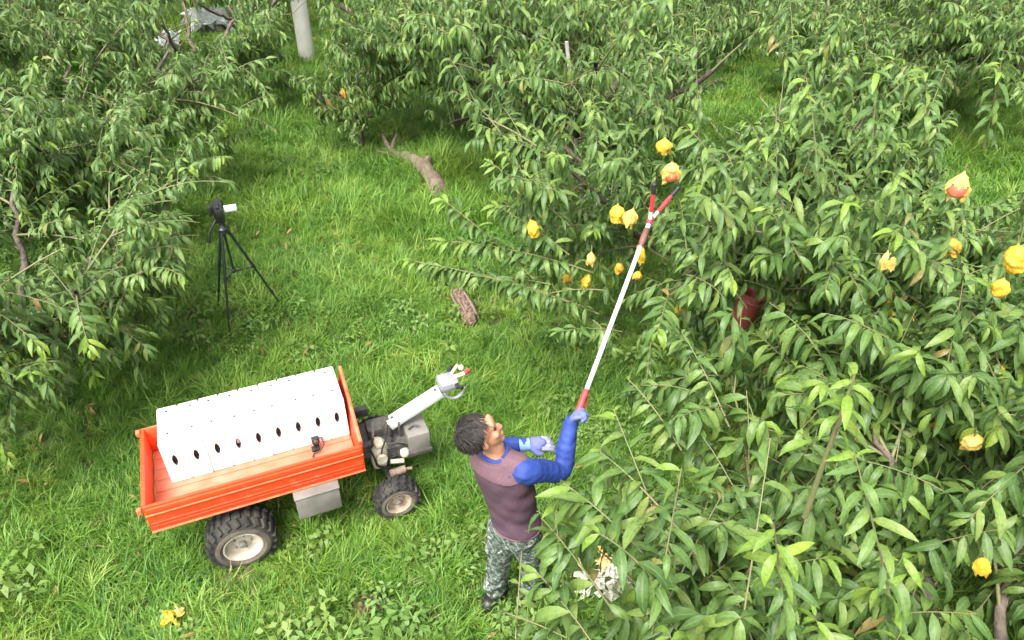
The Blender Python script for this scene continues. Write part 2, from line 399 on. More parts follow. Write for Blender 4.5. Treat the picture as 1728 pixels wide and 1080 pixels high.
# sight lines the picker, fruit and clearings keep in the photograph: twigs in front of them are pruned
KEEP = []      # (polygon in photo pixels, depth, chance of pruning)
def keep(poly, depth, p=.93): KEEP.append((poly, depth, p))
def keep_dot(x, y, r, depth, p=.95): keep([(x + r * math.cos(a), y + r * math.sin(a)) for a in np.linspace(0, 2 * math.pi, 9)[:-1]], depth, p)

class Foliage:
    def __init__(s): s.pos = []; s.az = []; s.pit = []; s.sc = []; s.tp = []; s.yg = []; s.roll = []
    def shoot(s, rng, curve, n, L, young=.0, droop=0., start=.08):
        """leaves spiralling up a shoot; young = share of the tip that is fresh yellow growth"""
        C = np.asarray(curve); m = len(C)
        tt = start + (1 - start) * (np.arange(n) + .5) / n; ph = rng.uniform(0, 6.28)
        for k, t in enumerate(tt):
            f = t * (m - 1); i0 = min(int(f), m - 2); p = C[i0] + (C[i0 + 1] - C[i0]) * (f - i0)
            T = C[i0 + 1] - C[i0]; T = T / (np.linalg.norm(T) + 1e-9)
            a = np.cross(T, [0, 0, 1.]); la = np.linalg.norm(a)
            a = a / la if la > .15 else np.array([1., 0, 0]); b_ = np.cross(a, T)
            ang = ph + k * 2.4 + rng.normal(0, .25)
            R = a * math.cos(ang) + b_ * math.sin(ang)
            d = R + T * (.35 + .8 * t ** 3); d /= np.linalg.norm(d)
            el = math.asin(max(-1, min(1, d[2])))
            s.pos.append(p); s.az.append(math.atan2(d[1], d[0]) + rng.normal(0, .15))
            yy = 1.0 if t > 1 - young else 0.0
            s.pit.append(max(-1.1, min(.75, el * .55 - droop + rng.normal(0, .15))))
            s.roll.append(rng.normal(0, .35))
            s.sc.append(L * (rng.uniform(.72, 1.15)) * (1 if t < .8 else 1 - 1.6 * (t - .8)) * (.6 + .4 * min(1, t * 4)))
            s.tp.append(int(rng.integers(0, 8)) if not yy else int(rng.choice([0, 2, 7, 1]))); s.yg.append(yy * rng.uniform(.6, 1))
    def finish(s, rng):
        s.pos = np.array(s.pos); s.az = np.array(s.az); s.pit = np.array(s.pit); s.roll = np.array(s.roll)
        s.sc = np.array(s.sc); s.tp = np.array(s.tp); s.yg = np.array(s.yg)
        tip = s.pos + np.stack([np.cos(s.az), np.sin(s.az), -.6 * np.ones_like(s.az)], 1) * s.sc[:, None] * .5
        x, y, D = proj(tip); x0, y0, _ = proj(s.pos); kill = np.zeros(len(s.pos), bool)
        for poly, depth, p in KEEP:
            kill |= (inpoly(x, y, poly) | inpoly(x0, y0, poly)) & (D < depth) & (D > 0) & (rng.random(len(D)) < p)
        dist = np.linalg.norm(s.pos - CP, axis=1); kill |= dist < 1.2
        k = ~kill
        for nme in ('pos', 'az', 'pit', 'roll', 'sc', 'tp', 'yg'): setattr(s, nme, getattr(s, nme)[k])
    def mats(s):
        ca, sa, cp, sp, cr, sr = np.cos(s.az), np.sin(s.az), np.cos(s.pit), np.sin(s.pit), np.cos(s.roll), np.sin(s.roll)
        z = np.zeros_like(ca); o = z + 1
        Rz = np.stack([ca, -sa, z, sa, ca, z, z, z, o], 1).reshape(-1, 3, 3)
        Ry = np.stack([cp, z, -sp, z, o, z, sp, z, cp], 1).reshape(-1, 3, 3)
        Rx = np.stack([o, z, z, z, cr, -sr, z, sr, cr], 1).reshape(-1, 3, 3)
        return Rz @ Ry @ Rx * s.sc[:, None, None]
    def pick_single(s, n):
        """the n leaves that show largest: in frame and not behind others of the tree"""
        if n == 0: return np.zeros(0, int)
        mid = s.pos + np.stack([np.cos(s.az), np.sin(s.az), -.8 * np.ones_like(s.az)], 1) * s.sc[:, None] * .35
        x, y, D = proj(mid); ok = (x > 5) & (x < 1723) & (y > 5) & (y < 1075) & (D > .5)
        cx = (x // 16).astype(int); cy = (y // 16).astype(int); key = cx * 1000 + cy
        best = {}
        for i in np.nonzero(ok)[0]:
            q = key[i]
            if q not in best or D[i] < best[q]: best[q] = D[i]
        vis = [i for i in np.nonzero(ok)[0] if D[i] < best[key[i]] + .05]
        vis.sort(key=lambda i: -s.sc[i] / D[i]); return np.array(vis[:n], int)
    def mesh(s, rows, idx, M):
        Vs = []; Qs = []; rib = []; yg = []; off = 0
        for k in range(8):
            sel = idx[s.tp[idx] == k]
            if not len(sel): continue
            V_, Q_ = TPL[rows][k]
            W = np.einsum('nij,vj->nvi', M[sel], V_) + s.pos[sel][:, None, :]
            nv = len(V_); Vs.append(W.reshape(-1, 3))
            Qs.append((Q_[None] + (np.arange(len(sel)) * nv)[:, None, None] + off).reshape(-1, 4)); off += nv * len(sel)
            rib.append(np.tile([0, 1, 0], rows * len(sel))); yg.append(np.repeat(s.yg[sel], nv))
        me = np_mesh('foliage', np.concatenate(Vs), np.concatenate(Qs))
        set_attr(me, 'rib', np.concatenate(rib)); set_attr(me, 'young', np.concatenate(yg)); return me

def crosses(rng, C, share=.2):
    x, y, D = proj(C)
    for poly, depth, p in KEEP:
        if p >= .8 and np.mean(inpoly(x, y, poly) & (D < depth) & (D > 0)) > share and rng.random() < p: return True
    return False
def bez(p0, p1, p2, n):
    t = np.linspace(0, 1, n)[:, None]; return (1 - t) ** 2 * p0 + 2 * t * (1 - t) * p1 + t * t * p2
class Tubes:
    """many thin twigs as one mesh"""
    def __init__(s): s.V = []; s.Q = []; s.n = 0
    def add(s, C, r0, r1, k=4):
        C = np.asarray(C, float); m = len(C); T = np.gradient(C, axis=0); T /= np.linalg.norm(T, axis=1)[:, None] + 1e-9
        ref = np.array([.31, .17, .93]); a = np.cross(T, ref); a /= np.linalg.norm(a, axis=1)[:, None] + 1e-9; b_ = np.cross(T, a)
        r = np.linspace(r0, r1, m)[:, None]
        ring = [C + r * (a * math.cos(2 * math.pi * j / k) + b_ * math.sin(2 * math.pi * j / k)) for j in range(k)]
        s.V.append(np.stack(ring, 1).reshape(-1, 3)); i_ = np.arange(m - 1)[:, None] * k; j = np.arange(k)[None]
        s.Q.append(np.stack([i_ + j, i_ + (j + 1) % k, i_ + k + (j + 1) % k, i_ + k + j], -1).reshape(-1, 4) + s.n); s.n += m * k
    def build(s, name, m, parent, kind=None):
        return link(name, np_mesh(name, np.concatenate(s.V), np.concatenate(s.Q)), parent, m, kind=kind)

def peach_tree(label, base, R, H, seed, n_limbs=5, subs=6, shoots=6, leaf=.145, per=22, rows=6, singles=0, extra=(), bark=None,
               shoot_len=(.35, .75), up=.6, young=.12, lean=(0, 0), name='peach_tree', group='peach trees of the orchard',
               leafmat=None, droop=.42, cat='tree', flat=1.0):
    rng = np.random.default_rng(seed); bark = bark or M_BARK
    bx, by = base; bz = float(hgt(bx, by)); t_ = thing(name, label, cat, (bx, by, bz), 0, group)
    O = np.array([bx, by, bz]); F = Foliage(); tw = Tubes(); th = H * .2
    top = np.array([lean[0] * .3, lean[1] * .3, th])
    tr = Tubes(); tr.add(bez(np.array([0, 0, -.08]), np.array([0, 0, th * .5]), top, 6), .035 * H, .026 * H, 9); tr.build('trunk', bark, t_)
    def grow(C, n, lo, ln):
        for _ in range(n):
            f = rng.uniform(lo, 1); i0 = min(int(f * (len(C) - 1)), len(C) - 2); p = C[i0] + (C[i0 + 1] - C[i0]) * (f * (len(C) - 1) - i0)
            rad_ = p - np.array([0, 0, th]); rad_[2] = 0; q = np.linalg.norm(rad_); rad_ = rad_ / (q + 1e-6)
            az = rng.uniform(0, 6.28); side = np.array([math.cos(az), math.sin(az), 0])
            d = rad_ * .5 * min(1, q / (R * .5)) + side * .75 + np.array([0, 0, rng.normal(up, .45)]); d /= np.linalg.norm(d)
            l = rng.uniform(*ln); e = p + d * l; e[2] -= l * .18 * (1 - d[2]); e[2] = max(e[2], .12)
            m = p + d * l * .55 + np.array([0, 0, l * .10])
            c = bez(p, m, e, 7)
            if crosses(rng, c[2:] + O): continue
            tw.add(c, .0055, .0022)
            F.shoot(rng, c + O, int(per * l / .55 * rng.uniform(.8, 1.15)), leaf, young if rng.random() < .33 else 0., droop)
    for i in range(n_limbs):
        a = 2 * math.pi * (i + rng.uniform(-.25, .25)) / n_limbs + seed
        d = np.array([math.cos(a), math.sin(a), 0]); rr = R * rng.uniform(.62, .82); hh = H * rng.uniform(.55, .8) * flat
        e = top + d * rr + np.array([lean[0], lean[1], hh - th]); mid = top + d * rr * .5 + np.array([0, 0, (hh - th) * .35])
        C = bez(top, mid, e, 12); C[1:-1] += rng.normal(0, .03, (10, 3))
        tb = Tubes(); tb.add(C, .020 * H, .007 * H, 7); tb.build('branch', bark, t_)
        grow(C, shoots, .55, shoot_len)
        for j in range(subs):
            f = rng.uniform(.25, 1); p = C[min(int(f * 11), 10)]
            az = a + rng.normal(0, .9); d2 = np.array([math.cos(az), math.sin(az), rng.normal(.25, .35)]); l = R * rng.uniform(.25, .5)
            e2 = p + d2 * l; e2[2] = min(max(e2[2], .25), H * .92)
            q = math.hypot(e2[0], e2[1])
            if q > R: e2[:2] *= R / q
            C2 = bez(p, (p + e2) / 2 + np.array([0, 0, l * .12]), e2, 7)
            if crosses(rng, C2[1:] + O): continue
            tw.add(C2, .013, .005, 5); grow(C2, shoots, .15, shoot_len)
    for c, n, L, yg, rad_ in extra:
        c = np.asarray(c, float)
        if rad_ < .01 and crosses(rng, c, .4): continue
        tw.add(c - O, rad_, max(rad_ * .35, .0025), 6); F.shoot(rng, c, n, L, yg, droop * .6, .3 if rad_ > .01 else .08)
    F.finish(rng); M = F.mats(); single = F.pick_single(singles)
    restm = np.ones(len(F.pos), bool); restm[single] = False
    F.pos = F.pos - O
    me = F.mesh(rows, np.nonzero(restm)[0], M); link('foliage', me, t_, leafmat or M_LEAF, kind='stuff')
    tw.build('twigs', M_TWIG, t_, kind='stuff')
    for i in single:
        lo = bpy.data.objects.new('leaf', SINGLE[1 if F.yg[i] > .3 else 0][F.tp[i]]); COL.objects.link(lo); lo.parent = t_
        mm = np.eye(4); mm[:3, :3] = M[i]; mm[:3, 3] = F.pos[i]; lo.matrix_local = Matrix(mm.tolist())
    return t_

MAN = [(772, 685), (856, 685), (935, 742), (948, 640), (992, 640), (988, 722), (958, 806), (925, 830), (918, 910), (884, 925), (868, 985), (812, 1010), (792, 760)]
keep(MAN, 4.6)
keep([(958, 665), (1030, 500), (1085, 370), (1092, 300), (1152, 268), (1158, 322), (1118, 366), (1050, 520), (990, 670)], 5.4, .85)
keep([(1215, 635), (1300, 650), (1385, 690), (1392, 850), (1300, 800), (1200, 715)], 6, .55)
keep([(985, 590), (1045, 590), (1060, 660), (990, 720)], 6, .7)
keep([(1170, 90), (1310, 80), (1330, 190), (1200, 215)], 9, .85)
keep([(318, 330), (345, 300), (420, 330), (500, 540), (480, 600), (320, 600)], 9, .97)
keep([(400, 600), (560, 300), (640, 180), (720, 200), (715, 300), (620, 390), (600, 500), (730, 570), (770, 700), (240, 760), (240, 620), (320, 560), (320, 340)], 12, .95)
keep([(1242, 472), (1285, 472), (1280, 560), (1236, 560)], 7, .86)
keep([(946, 60), (976, 60), (1000, 350), (970, 350)], 11, .79)
keep([(265, 22), (300, 5), (395, 5), (395, 50), (300, 78), (262, 78)], 19, .95)
keep([(735, 170), (775, 190), (770, 270), (735, 240)], 11, .7)
keep([(772, 488), (812, 488), (812, 548), (772, 548)], 9, .9)
keep([(488, 0), (534, 0), (548, 118), (500, 118)], 18, .97)
keep([(968, 938), (1066, 928), (1068, 1002), (968, 1005)], 4.2, .9)
keep([(775, 1012), (900, 1000), (900, 1080), (775, 1080)], 4, .6)

# bagged fruit: (x, y, depth, width in m, how it looks, label)
FRUIT = [
 (1121, 247, 5.0, .105, 'torn', 'small yellow paper bag hanging just above the picked peach'),
 (1133, 292, 4.75, .125, 'peach', 'open yellow bag with a red peach at the picker prongs'),
 (1041, 361, 5.2, .105, 'bag', 'yellow paper bag, left one of the touching pair beside the picker head'),
 (1063, 368, 5.2, .10, 'pale', 'pale yellow paper bag, right one of the touching pair beside the picker head'),
 (900, 385, 5.3, .105, 'bag', 'lone yellow bag at the tip of the low branch reaching over the alley'),
 (1617, 316, 3.95, .118, 'peach', 'large torn yellow bag showing an orange peach in the upper canopy'),
 (1714, 436, 3.6, .115, 'bag', 'largest plump yellow bag cut by the frame edge'),
 (1607, 416, 4.7, .10, 'amber', 'amber bag with a split white side beneath the large torn one'),
 (1689, 485, 4.3, .095, 'bag', 'slim tilted yellow bag under the largest plump bag'),
 (1536, 545, 4.9, .095, 'torn', 'ragged bright yellow bag amid shaded leaves above the dark trunk'),
 (1081, 428, 5.6, .10, 'long', 'narrow yellow bag hanging along the white picking pole'),
 (958, 467, 5.8, .085, 'torn', 'small yellow bag, left of two in the low shaded branch'),
 (990, 475, 5.7, .10, 'bag', 'yellow bag with orange base, right of two in the low shaded branch'),
 (1146, 521, 5.9, .085, 'torn', 'tiny crumpled yellow bag low between pole and red bucket'),
 (1205, 488, 5.6, .09, 'long', 'curled narrow yellow bag beside the red bucket'),
 (1684, 626, 4.5, .09, 'torn', 'flat torn yellow scrap of bag by the dark trunk'),
 (1586, 656, 4.9, .10, 'amber', 'dull amber bag deep in shade near the dark trunk'),
 (1641, 746, 4.0, .10, 'pale', 'bright pale yellow bag with spread hem at the grey twig'),
 (1658, 956, 3.2, .068, 'long', 'slender yellow bag low among the broad near leaves'),
 (1580, 717, 4.8, .075, 'amber', 'smallest amber bag in the gap under the near shoots'),
 (1506, 491, 5.0, .075, 'amber', 'upper of two little amber bags stacked in the shaded middle of the near canopy'),
 (1501, 521, 5.05, .085, 'long', 'lower of two little amber bags stacked in the shaded middle of the near canopy'),
 (1498, 441, 4.1, .085, 'pale', 'pale bag hidden behind a lone whorl of lime leaves'),
 (1607, 688, 4.7, .07, 'torn', 'tiny amber torn bag above the pale bag with spread hem'),
 (997, 437, 5.5, .08, 'pale', 'pale yellow bag just above the two in the low shaded branch'),
 (1045, 452, 5.7, .07, 'amber', 'tiny orange bag in shade left of the white picking pole'),
 (1076, 465, 5.6, .075, 'torn', 'torn yellow bag below the narrow one along the picking pole'),
 (870, 490, 5.7, .07, 'amber', 'tiny amber bag at the far end of the low branch over the grass'),
 (107, 290, 9.0, .13, 'amber', 'orange bag in the tree beyond the tripod'),
 (556, 176, 10.6, .13, 'pale', 'pale bag in front of the slim sapling crown'),
 (579, 156, 10.9, .12, 'amber', 'amber bag half hidden in the slim sapling crown'),
]
for x, y, d, w_, k, _ in FRUIT: keep_dot(x, y, .46 * w_ * FPX / d, d + .02, .85)

# ------------------------------------------------------------------ trees
def up_shoot(x0, y0, d0, x1, y1, d1, n, L, yg, r, bow=.06):
    a, b_ = at_d(x0, y0, d0), at_d(x1, y1, d1); m = (a + b_) / 2 + np.array([0, 0, bow]); return (bez(a, m, b_, 9), n, L, yg, r)
exB = [up_shoot(1040, 1040, 3.3, 915, 875, 3.3, 44, .19, .1, .006, .05), up_shoot(1000, 1076, 3.3, 905, 965, 3.4, 36, .17, .1, .005, .03), up_shoot(1090, 940, 3.2, 950, 815, 3.25, 44, .18, .1, .006, .06),
       up_shoot(1150, 900, 3.2, 1010, 760, 3.3, 40, .18, .05, .006, .06), up_shoot(1120, 1000, 3.1, 1010, 900, 3.0, 44, .20, .05, .006, .08), up_shoot(960, 1078, 3.3, 840, 1030, 3.5, 26, .14, .1, .005, .03),
       up_shoot(1230, 720, 4.2, 1150, 560, 4.3, 36, .16, .05, .006, .06), up_shoot(1150, 760, 4.0, 1060, 640, 4.1, 34, .16, .1, .006, .06),
       up_shoot(1358, 872, 3.25, 1442, 632, 2.75, 26, .17, .35, .016, .0),
       up_shoot(1330, 1075, 2.9, 1305, 880, 2.35, 26, .16, .4, .006, .0),
       up_shoot(1100, 1070, 3.1, 1150, 790, 2.9, 30, .15, .12, .005, .02),
       up_shoot(960, 1075, 3.3, 935, 850, 3.3, 26, .14, .15, .005, .02),
       up_shoot(1140, 960, 3.2, 1035, 690, 3.3, 30, .14, .1, .005, .02),
       up_shoot(1390, 1079, 2.9, 1375, 1040, 2.7, 12, .13, .6, .005, .0),
       up_shoot(870, 1078, 3.5, 880, 930, 3.6, 18, .12, .1, .004, .0),
       up_shoot(1500, 1000, 2.9, 1440, 760, 2.7, 28, .16, .1, .006, .02),
       up_shoot(1250, 1070, 2.9, 1300, 740, 3.1, 28, .14, .1, .005, .02)]
exA = [up_shoot(1600, 480, 3.9, 1500, 385, 3.7, 22, .15, .3, .006),
       up_shoot(1360, 460, 4.4, 1290, 345, 4.2, 24, .15, .3, .006),
       up_shoot(1330, 380, 4.3, 1270, 215, 4.1, 24, .15, .3, .006),
       up_shoot(1210, 490, 4.6, 1290, 555, 3.9, 28, .165, .25, .007, .12),
       up_shoot(1470, 250, 4.3, 1480, 95, 4.1, 24, .15, .25, .006),
       up_shoot(1660, 250, 4.3, 1690, 100, 4.0, 24, .15, .25, .006),
       up_shoot(1560, 240, 4.4, 1560, 120, 4.2, 24, .15, .15, .006),
       up_shoot(1380, 300, 4.5, 1360, 130, 4.3, 24, .15, .1, .006),
       up_shoot(1300, 300, 4.6, 1310, 130, 4.4, 20, .15, .1, .006)]
exD = [up_shoot(1180, 470, 5.6, 1225, 610, 5.0, 46, .16, .0, .006, .15), up_shoot(1290, 520, 5.2, 1330, 660, 4.6, 46, .16, .0, .006, .12), up_shoot(1120, 540, 5.7, 1180, 640, 5.2, 40, .16, .0, .006, .12),
       up_shoot(1000, 460, 5.6, 735, 405, 5.4, 80, .17, .1, .007, .10), up_shoot(1010, 530, 5.7, 800, 465, 5.5, 80, .17, .0, .007, .10), up_shoot(960, 430, 5.5, 830, 345, 5.3, 60, .16, .1, .007, .06),
       up_shoot(930, 480, 5.6, 720, 460, 5.6, 70, .16, .0, .006, .06), up_shoot(1050, 560, 5.7, 940, 560, 5.5, 26, .15, .0, .006, .06), up_shoot(900, 330, 5.5, 850, 255, 5.3, 28, .15, .2, .006, .04),
       up_shoot(960, 510, 5.6, 690, 440, 5.5, 90, .16, .08, .008, .08),
       up_shoot(900, 470, 5.5, 745, 335, 5.4, 60, .16, .1, .007, .05),
       up_shoot(960, 380, 5.5, 820, 270, 5.3, 60, .16, .1, .007, .05),
       up_shoot(1010, 300, 5.5, 1000, 160, 5.2, 30, .14, .2, .006),
       up_shoot(1130, 260, 5.4, 1075, 40, 5.0, 40, .14, .12, .007),
       up_shoot(1180, 260, 5.4, 1170, 40, 5.0, 40, .14, .12, .007),
       up_shoot(1000, 540, 5.7, 1040, 600, 5.6, 24, .14, .0, .006, .1),
       up_shoot(1100, 560, 5.6, 1090, 650, 5.3, 26, .14, .0, .006, .1),
       up_shoot(1020, 490, 5.6, 880, 510, 5.6, 30, .14, .0, .006, .1)]
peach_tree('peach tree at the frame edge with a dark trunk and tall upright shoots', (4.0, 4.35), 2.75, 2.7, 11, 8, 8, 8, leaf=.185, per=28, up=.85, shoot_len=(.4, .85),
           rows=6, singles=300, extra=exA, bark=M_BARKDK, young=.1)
peach_tree('nearest peach tree, broad leaves and lime shoot tips beside the picker', (2.45, 1.8), 2.25, 2.1, 23, 8, 9, 8, leaf=.215, per=28, droop=.5,
           rows=6, singles=300, extra=exB, young=.1, flat=.95)
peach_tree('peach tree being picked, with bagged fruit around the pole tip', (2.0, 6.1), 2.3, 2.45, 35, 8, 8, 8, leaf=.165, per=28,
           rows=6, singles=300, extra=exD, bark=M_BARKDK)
peach_tree('peach tree on the tripod side with lit drooping sprays over the grass', (-4.35, 5.2), 1.95, 2.2, 41, 8, 8, 8, leaf=.15, per=24,
           rows=6, singles=300, up=.35, young=.2, extra=[up_shoot(160, 622, 7.0, 243, 533, 6.6, 9, .15, 0, .026, -.06), up_shoot(278, 470, 6.5, 304, 372, 6.3, 8, .15, 0, .018, .0)])
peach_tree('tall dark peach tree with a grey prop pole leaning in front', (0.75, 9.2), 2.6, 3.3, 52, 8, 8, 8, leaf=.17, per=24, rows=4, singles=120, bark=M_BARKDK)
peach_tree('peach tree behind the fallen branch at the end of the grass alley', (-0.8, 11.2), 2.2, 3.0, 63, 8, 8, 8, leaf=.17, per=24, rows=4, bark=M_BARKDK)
peach_tree('spreading peach tree beyond the tripod with an orange bag', (-5.3, 8.4), 2.3, 2.5, 74, 8, 8, 8, leaf=.165, per=28, rows=4, singles=120, up=.3)
peach_tree('low peach tree at the far mouth of the alley, under the utility pole', (-5.1, 12.0), 2.3, 2.3, 85, 8, 7, 8, leaf=.18, per=22, rows=4)
peach_tree('peach tree in the far corner with pale dense sprays', (-8.6, 12.2), 2.5, 2.8, 96, 8, 7, 8, leaf=.18, per=22, rows=4)
peach_tree('farthest peach tree behind the pale ground sheets', (-9.3, 17.5), 2.6, 3.2, 107, 7, 7, 8, leaf=.19, per=20, rows=3)
peach_tree('hazy green peach tree in front of the dark shrubs', (-5.6, 15.9), 1.7, 1.9, 118, 7, 6, 8, leaf=.19, per=20, rows=3)
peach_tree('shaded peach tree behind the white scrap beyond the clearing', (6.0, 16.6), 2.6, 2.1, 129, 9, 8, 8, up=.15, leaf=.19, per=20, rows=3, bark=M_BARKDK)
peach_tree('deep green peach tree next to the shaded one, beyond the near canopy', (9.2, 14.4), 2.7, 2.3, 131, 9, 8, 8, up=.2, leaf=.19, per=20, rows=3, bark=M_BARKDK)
peach_tree('light green peach tree rising over the near canopy at the frame corner', (7.6, 10.4), 2.3, 2.8, 142, 8, 7, 8, leaf=.18, per=22, rows=4)
peach_tree('peach tree across the back of the sunlit clearing', (2.7, 14.6), 2.2, 2.2, 153, 9, 8, 8, up=.15, leaf=.19, per=20, rows=3)
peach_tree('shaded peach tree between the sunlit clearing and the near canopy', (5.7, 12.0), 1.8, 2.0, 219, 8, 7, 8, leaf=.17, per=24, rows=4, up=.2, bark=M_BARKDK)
peach_tree('slim young peach sapling with a thin straight stem in the alley', (-2.25, 10.5), .85, 1.7, 164, 6, 5, 6, leaf=.15, per=22, rows=4, shoot_len=(.2, .4), name='peach_sapling')
peach_tree('bright lime bush in the back of the alley by the utility pole', (-2.4, 14.6), 1.5, 1.5, 175, 7, 5, 6, leaf=.12, per=18, rows=3, leafmat=M_LIMELEAF, name='lime_bush', group=None, cat='bush', up=.5)
peach_tree('dark evergreen shrub behind the utility pole', (-4.9, 18.6), 1.7, 2.1, 186, 7, 5, 6, leaf=.11, per=20, rows=3, leafmat=M_DARKLEAF, name='dark_shrub', group='dark shrubs at the back', cat='shrub')
peach_tree('dark shrub next to the lime bush, far back', (-1.6, 18.2), 1.9, 2.3, 197, 7, 5, 6, leaf=.11, per=20, rows=3, leafmat=M_DARKLEAF, name='dark_shrub', group='dark shrubs at the back', cat='shrub')
peach_tree('peach tree closing the back of the orchard between shrubs and clearing', (0.6, 17.6), 2.4, 2.2, 208, 8, 7, 8, up=.2, leaf=.19, per=20, rows=3)

# ------------------------------------------------------------------ bagged peaches
def fruit(x, y, d, w_, look, label, seed):
    rng = np.random.default_rng(seed); p = at_d(x, y, d)
    t_ = thing('bagged_peach', label, 'peach', tuple(p), rng.uniform(0, 6.28), 'peaches in yellow paper bags')
    paper = {'bag': M_PAPER, 'torn': M_PAPER, 'long': M_PAPER, 'peach': M_PAPERLT, 'pale': M_PAPERLT, 'amber': M_PAPEROR}[look]
    r = w_ / 2; asp = {'long': 1.7, 'torn': .95}.get(look, 1.2); n = 24
    prof = [(.10, 1.25), (.13, 1.08), (.42, .86), (.75, .58), (.93, .25), (1.0, -.05), (.95, -.35), (.86, -.62), (.80, -.88)]
    if look == 'bag': prof += [(.55, -1.04), (.25, -1.12), (.03, -1.13)]
    prof = [tuple(q) for q in spline(prof, 2)]; m_ = len(prof); V = []; F = []
    K = [(rng.normal(0, 3, 3), rng.uniform(0, 6.28)) for _ in range(7)]; fl = rng.uniform(.62, .95); tw_ = rng.uniform(-.5, .5)
    for i, (q, z) in enumerate(prof):
        for k in range(n):
            a = 2 * math.pi * k / n + tw_ * z; d = np.array([q * math.cos(a), q * math.sin(a), z])
            j = 1 + sum(math.sin(kk @ d * 1.3 + pp) for kk, pp in K) * .055 + .045 * math.cos(a * 9 + 2 * z) * (.4 + q) + rng.normal(0, .028)
            hem = max(0, (i - m_ + 4) / 4) if look != 'bag' else 0
            zz = z + hem * (.30 * math.sin(a * 3 + tw_ * 9) + .22 * math.sin(a * 7 + 1) + rng.normal(0, .06)); j *= 1 + hem * .18 * math.sin(a * 4 + 2)
            V.append((r * q * j * math.cos(a), r * q * j * math.sin(a) * (.5 if look == 'long' else fl), r * asp * zz))
    op = rng.uniform(0, .3)
    for i in range(m_ - 1):
        for k in range(n):
            aa = 2 * math.pi * k / n
            if look in ('peach', 'torn') and prof[i][1] < .28 + .25 * math.sin(aa * 3 + 1) and abs(math.sin((aa - 1.1) / 2)) < (.30 + op * .4 - .15 * prof[i][1]): continue
            a, b_ = i * n + k, i * n + (k + 1) % n; F.append([a, b_, b_ + n, a + n])
    mb = MB(); mb.add(V, F); me_ = mb.mesh('paper_bag'); me_.set_sharp_from_angle(angle=rad(24)); o = link('paper_bag', me_, t_, paper)
    if look in ('peach', 'torn', 'amber'):
        pb = MB(); m_ = 12; V = []
        prof2 = [(math.sin(math.pi * i / m_), -math.cos(math.pi * i / m_)) for i in range(m_ + 1)]
        pb.lathe([(max(.001, a * .80 * r * (1 - .10 * (b_ > .8))), b_ * .80 * r - (.12 * r if b_ > .9 else 0) - r * .18) for a, b_ in prof2], 18); pb.build('peach', M_PEACH, t_)
    st = MB(); st.tube([(0, 0, r * asp * 1.05), (.006, .003, r * asp * 1.05 + .05)], .0035, 5); st.build('stalk', M_TWIG, t_)
    if look == 'peach': t_.rotation_euler = (rng.uniform(-.2, .2), rng.uniform(-.2, .2), math.atan2(-p[1], -p[0]) - 1.1)
    else: t_.rotation_euler = (rng.uniform(-.35, .35), rng.uniform(-.35, .35), rng.uniform(0, 6.28))
for k, a in enumerate(FRUIT): fruit(*a, seed=500 + k)
# fallen bag in the grass
gp = at_z(294, 1056); o = thing('fallen_bag', 'yellow paper bag fallen in the grass below the cart', 'paper bag', (gp[0], gp[1], .1))
def crumple(w_, h_, seed, m, name, parent, loc=(0, 0, 0), rot=(0, 0, 0), n=7, amp=.35):
    rng = np.random.default_rng(seed); G = rng.normal(0, 1, (n, n)); V = []
    for i in range(n):
        for j in range(n):
            u, v = i / (n - 1) - .5, j / (n - 1) - .5; e = 1 + .25 * rng.normal() * (i in (0, n - 1) or j in (0, n - 1))
            V.append((u * w_ * e, v * h_ * e, amp * w_ * (.3 * G[i, j] + 1.2 * (.25 - u * u - v * v))))
    F = [[i * n + j, i * n + j + 1, (i + 1) * n + j + 1, (i + 1) * n + j] for i in range(n - 1) for j in range(n - 1)]
    mb = MB(); mb.add(V, F); return mb.build(name, m, parent, loc=loc, rot=rot, smooth=False)
crumple(.12, .10, 3, M_PAPER, 'paper_bag_body', o, n=6, amp=.5); crumple(.06, .05, 8, M_PAPERLT, 'torn_flap', o, loc=(.05, .03, .02), rot=(.6, .3, 0), n=5)

# ------------------------------------------------------------------ power cart (local x forward, y away from the camera, z up)
CA = rad(22.5); CO = np.array([-2.338, 3.085, 0.0])
cart = thing('power_cart', 'orange red motorised farm cart with a pale steering arm, loaded with white crates', 'cart', tuple(CO), CA)
BL, BW, B0, B1 = 1.41, .77, .52, .755
def ribbed(x0, x1, y, face, name, top=B1):
    """pressed side panel: plate with two raised ribs and rolled edges; face = outward y sign"""
    L = x1 - x0; cx = (x0 + x1) / 2; mb = MB()
    mb.box((cx, y, (B0 + top) / 2), (L, .022, top - B0), .004)
    for z in (B0 + .048, B0 + .075): mb.box((cx, y + face * .013, z), (L - .03, .014, .014), .004)
    mb.box((cx, y + face * .012, top - .045), (L - .02, .018, .05), .006)
    p = mb.build(name, M_RED, cart)
    e = MB(); e.box((cx, y + face * .016, top - .073), (L, .020, .009), .003); e.box((cx, y + face * .008, B0 + .004), (L, .030, .010), .003)
    e.build('panel_edge', M_REDLINE, p); return p
ribbed(0, BL, .012, -1, 'side_panel'); ribbed(0, BL, BW - .012, 1, 'side_panel')
mb = MB(); mb.box((BL / 2, BW / 2, B0 + .012), (BL - .06, BW - .06, .022), .003)
for k in range(7): mb.box((BL / 2, .12 + k * .11, B0 + .026), (BL - .08, .05, .008), .003)
mb.build('bed_floor', M_BEDFLOOR, cart)
mb = MB(); mb.box((.012, BW / 2, (B0 + B1) / 2), (.022, BW - .05, B1 - B0), .004); mb.box((-.004, BW / 2, B1 - .05), (.016, BW - .08, .05), .005)
mb.box((-.004, BW / 2, B0 + .06), (.014, BW - .08, .014), .004)
tg = mb.build('tailgate', M_RED, cart)
mb = MB()
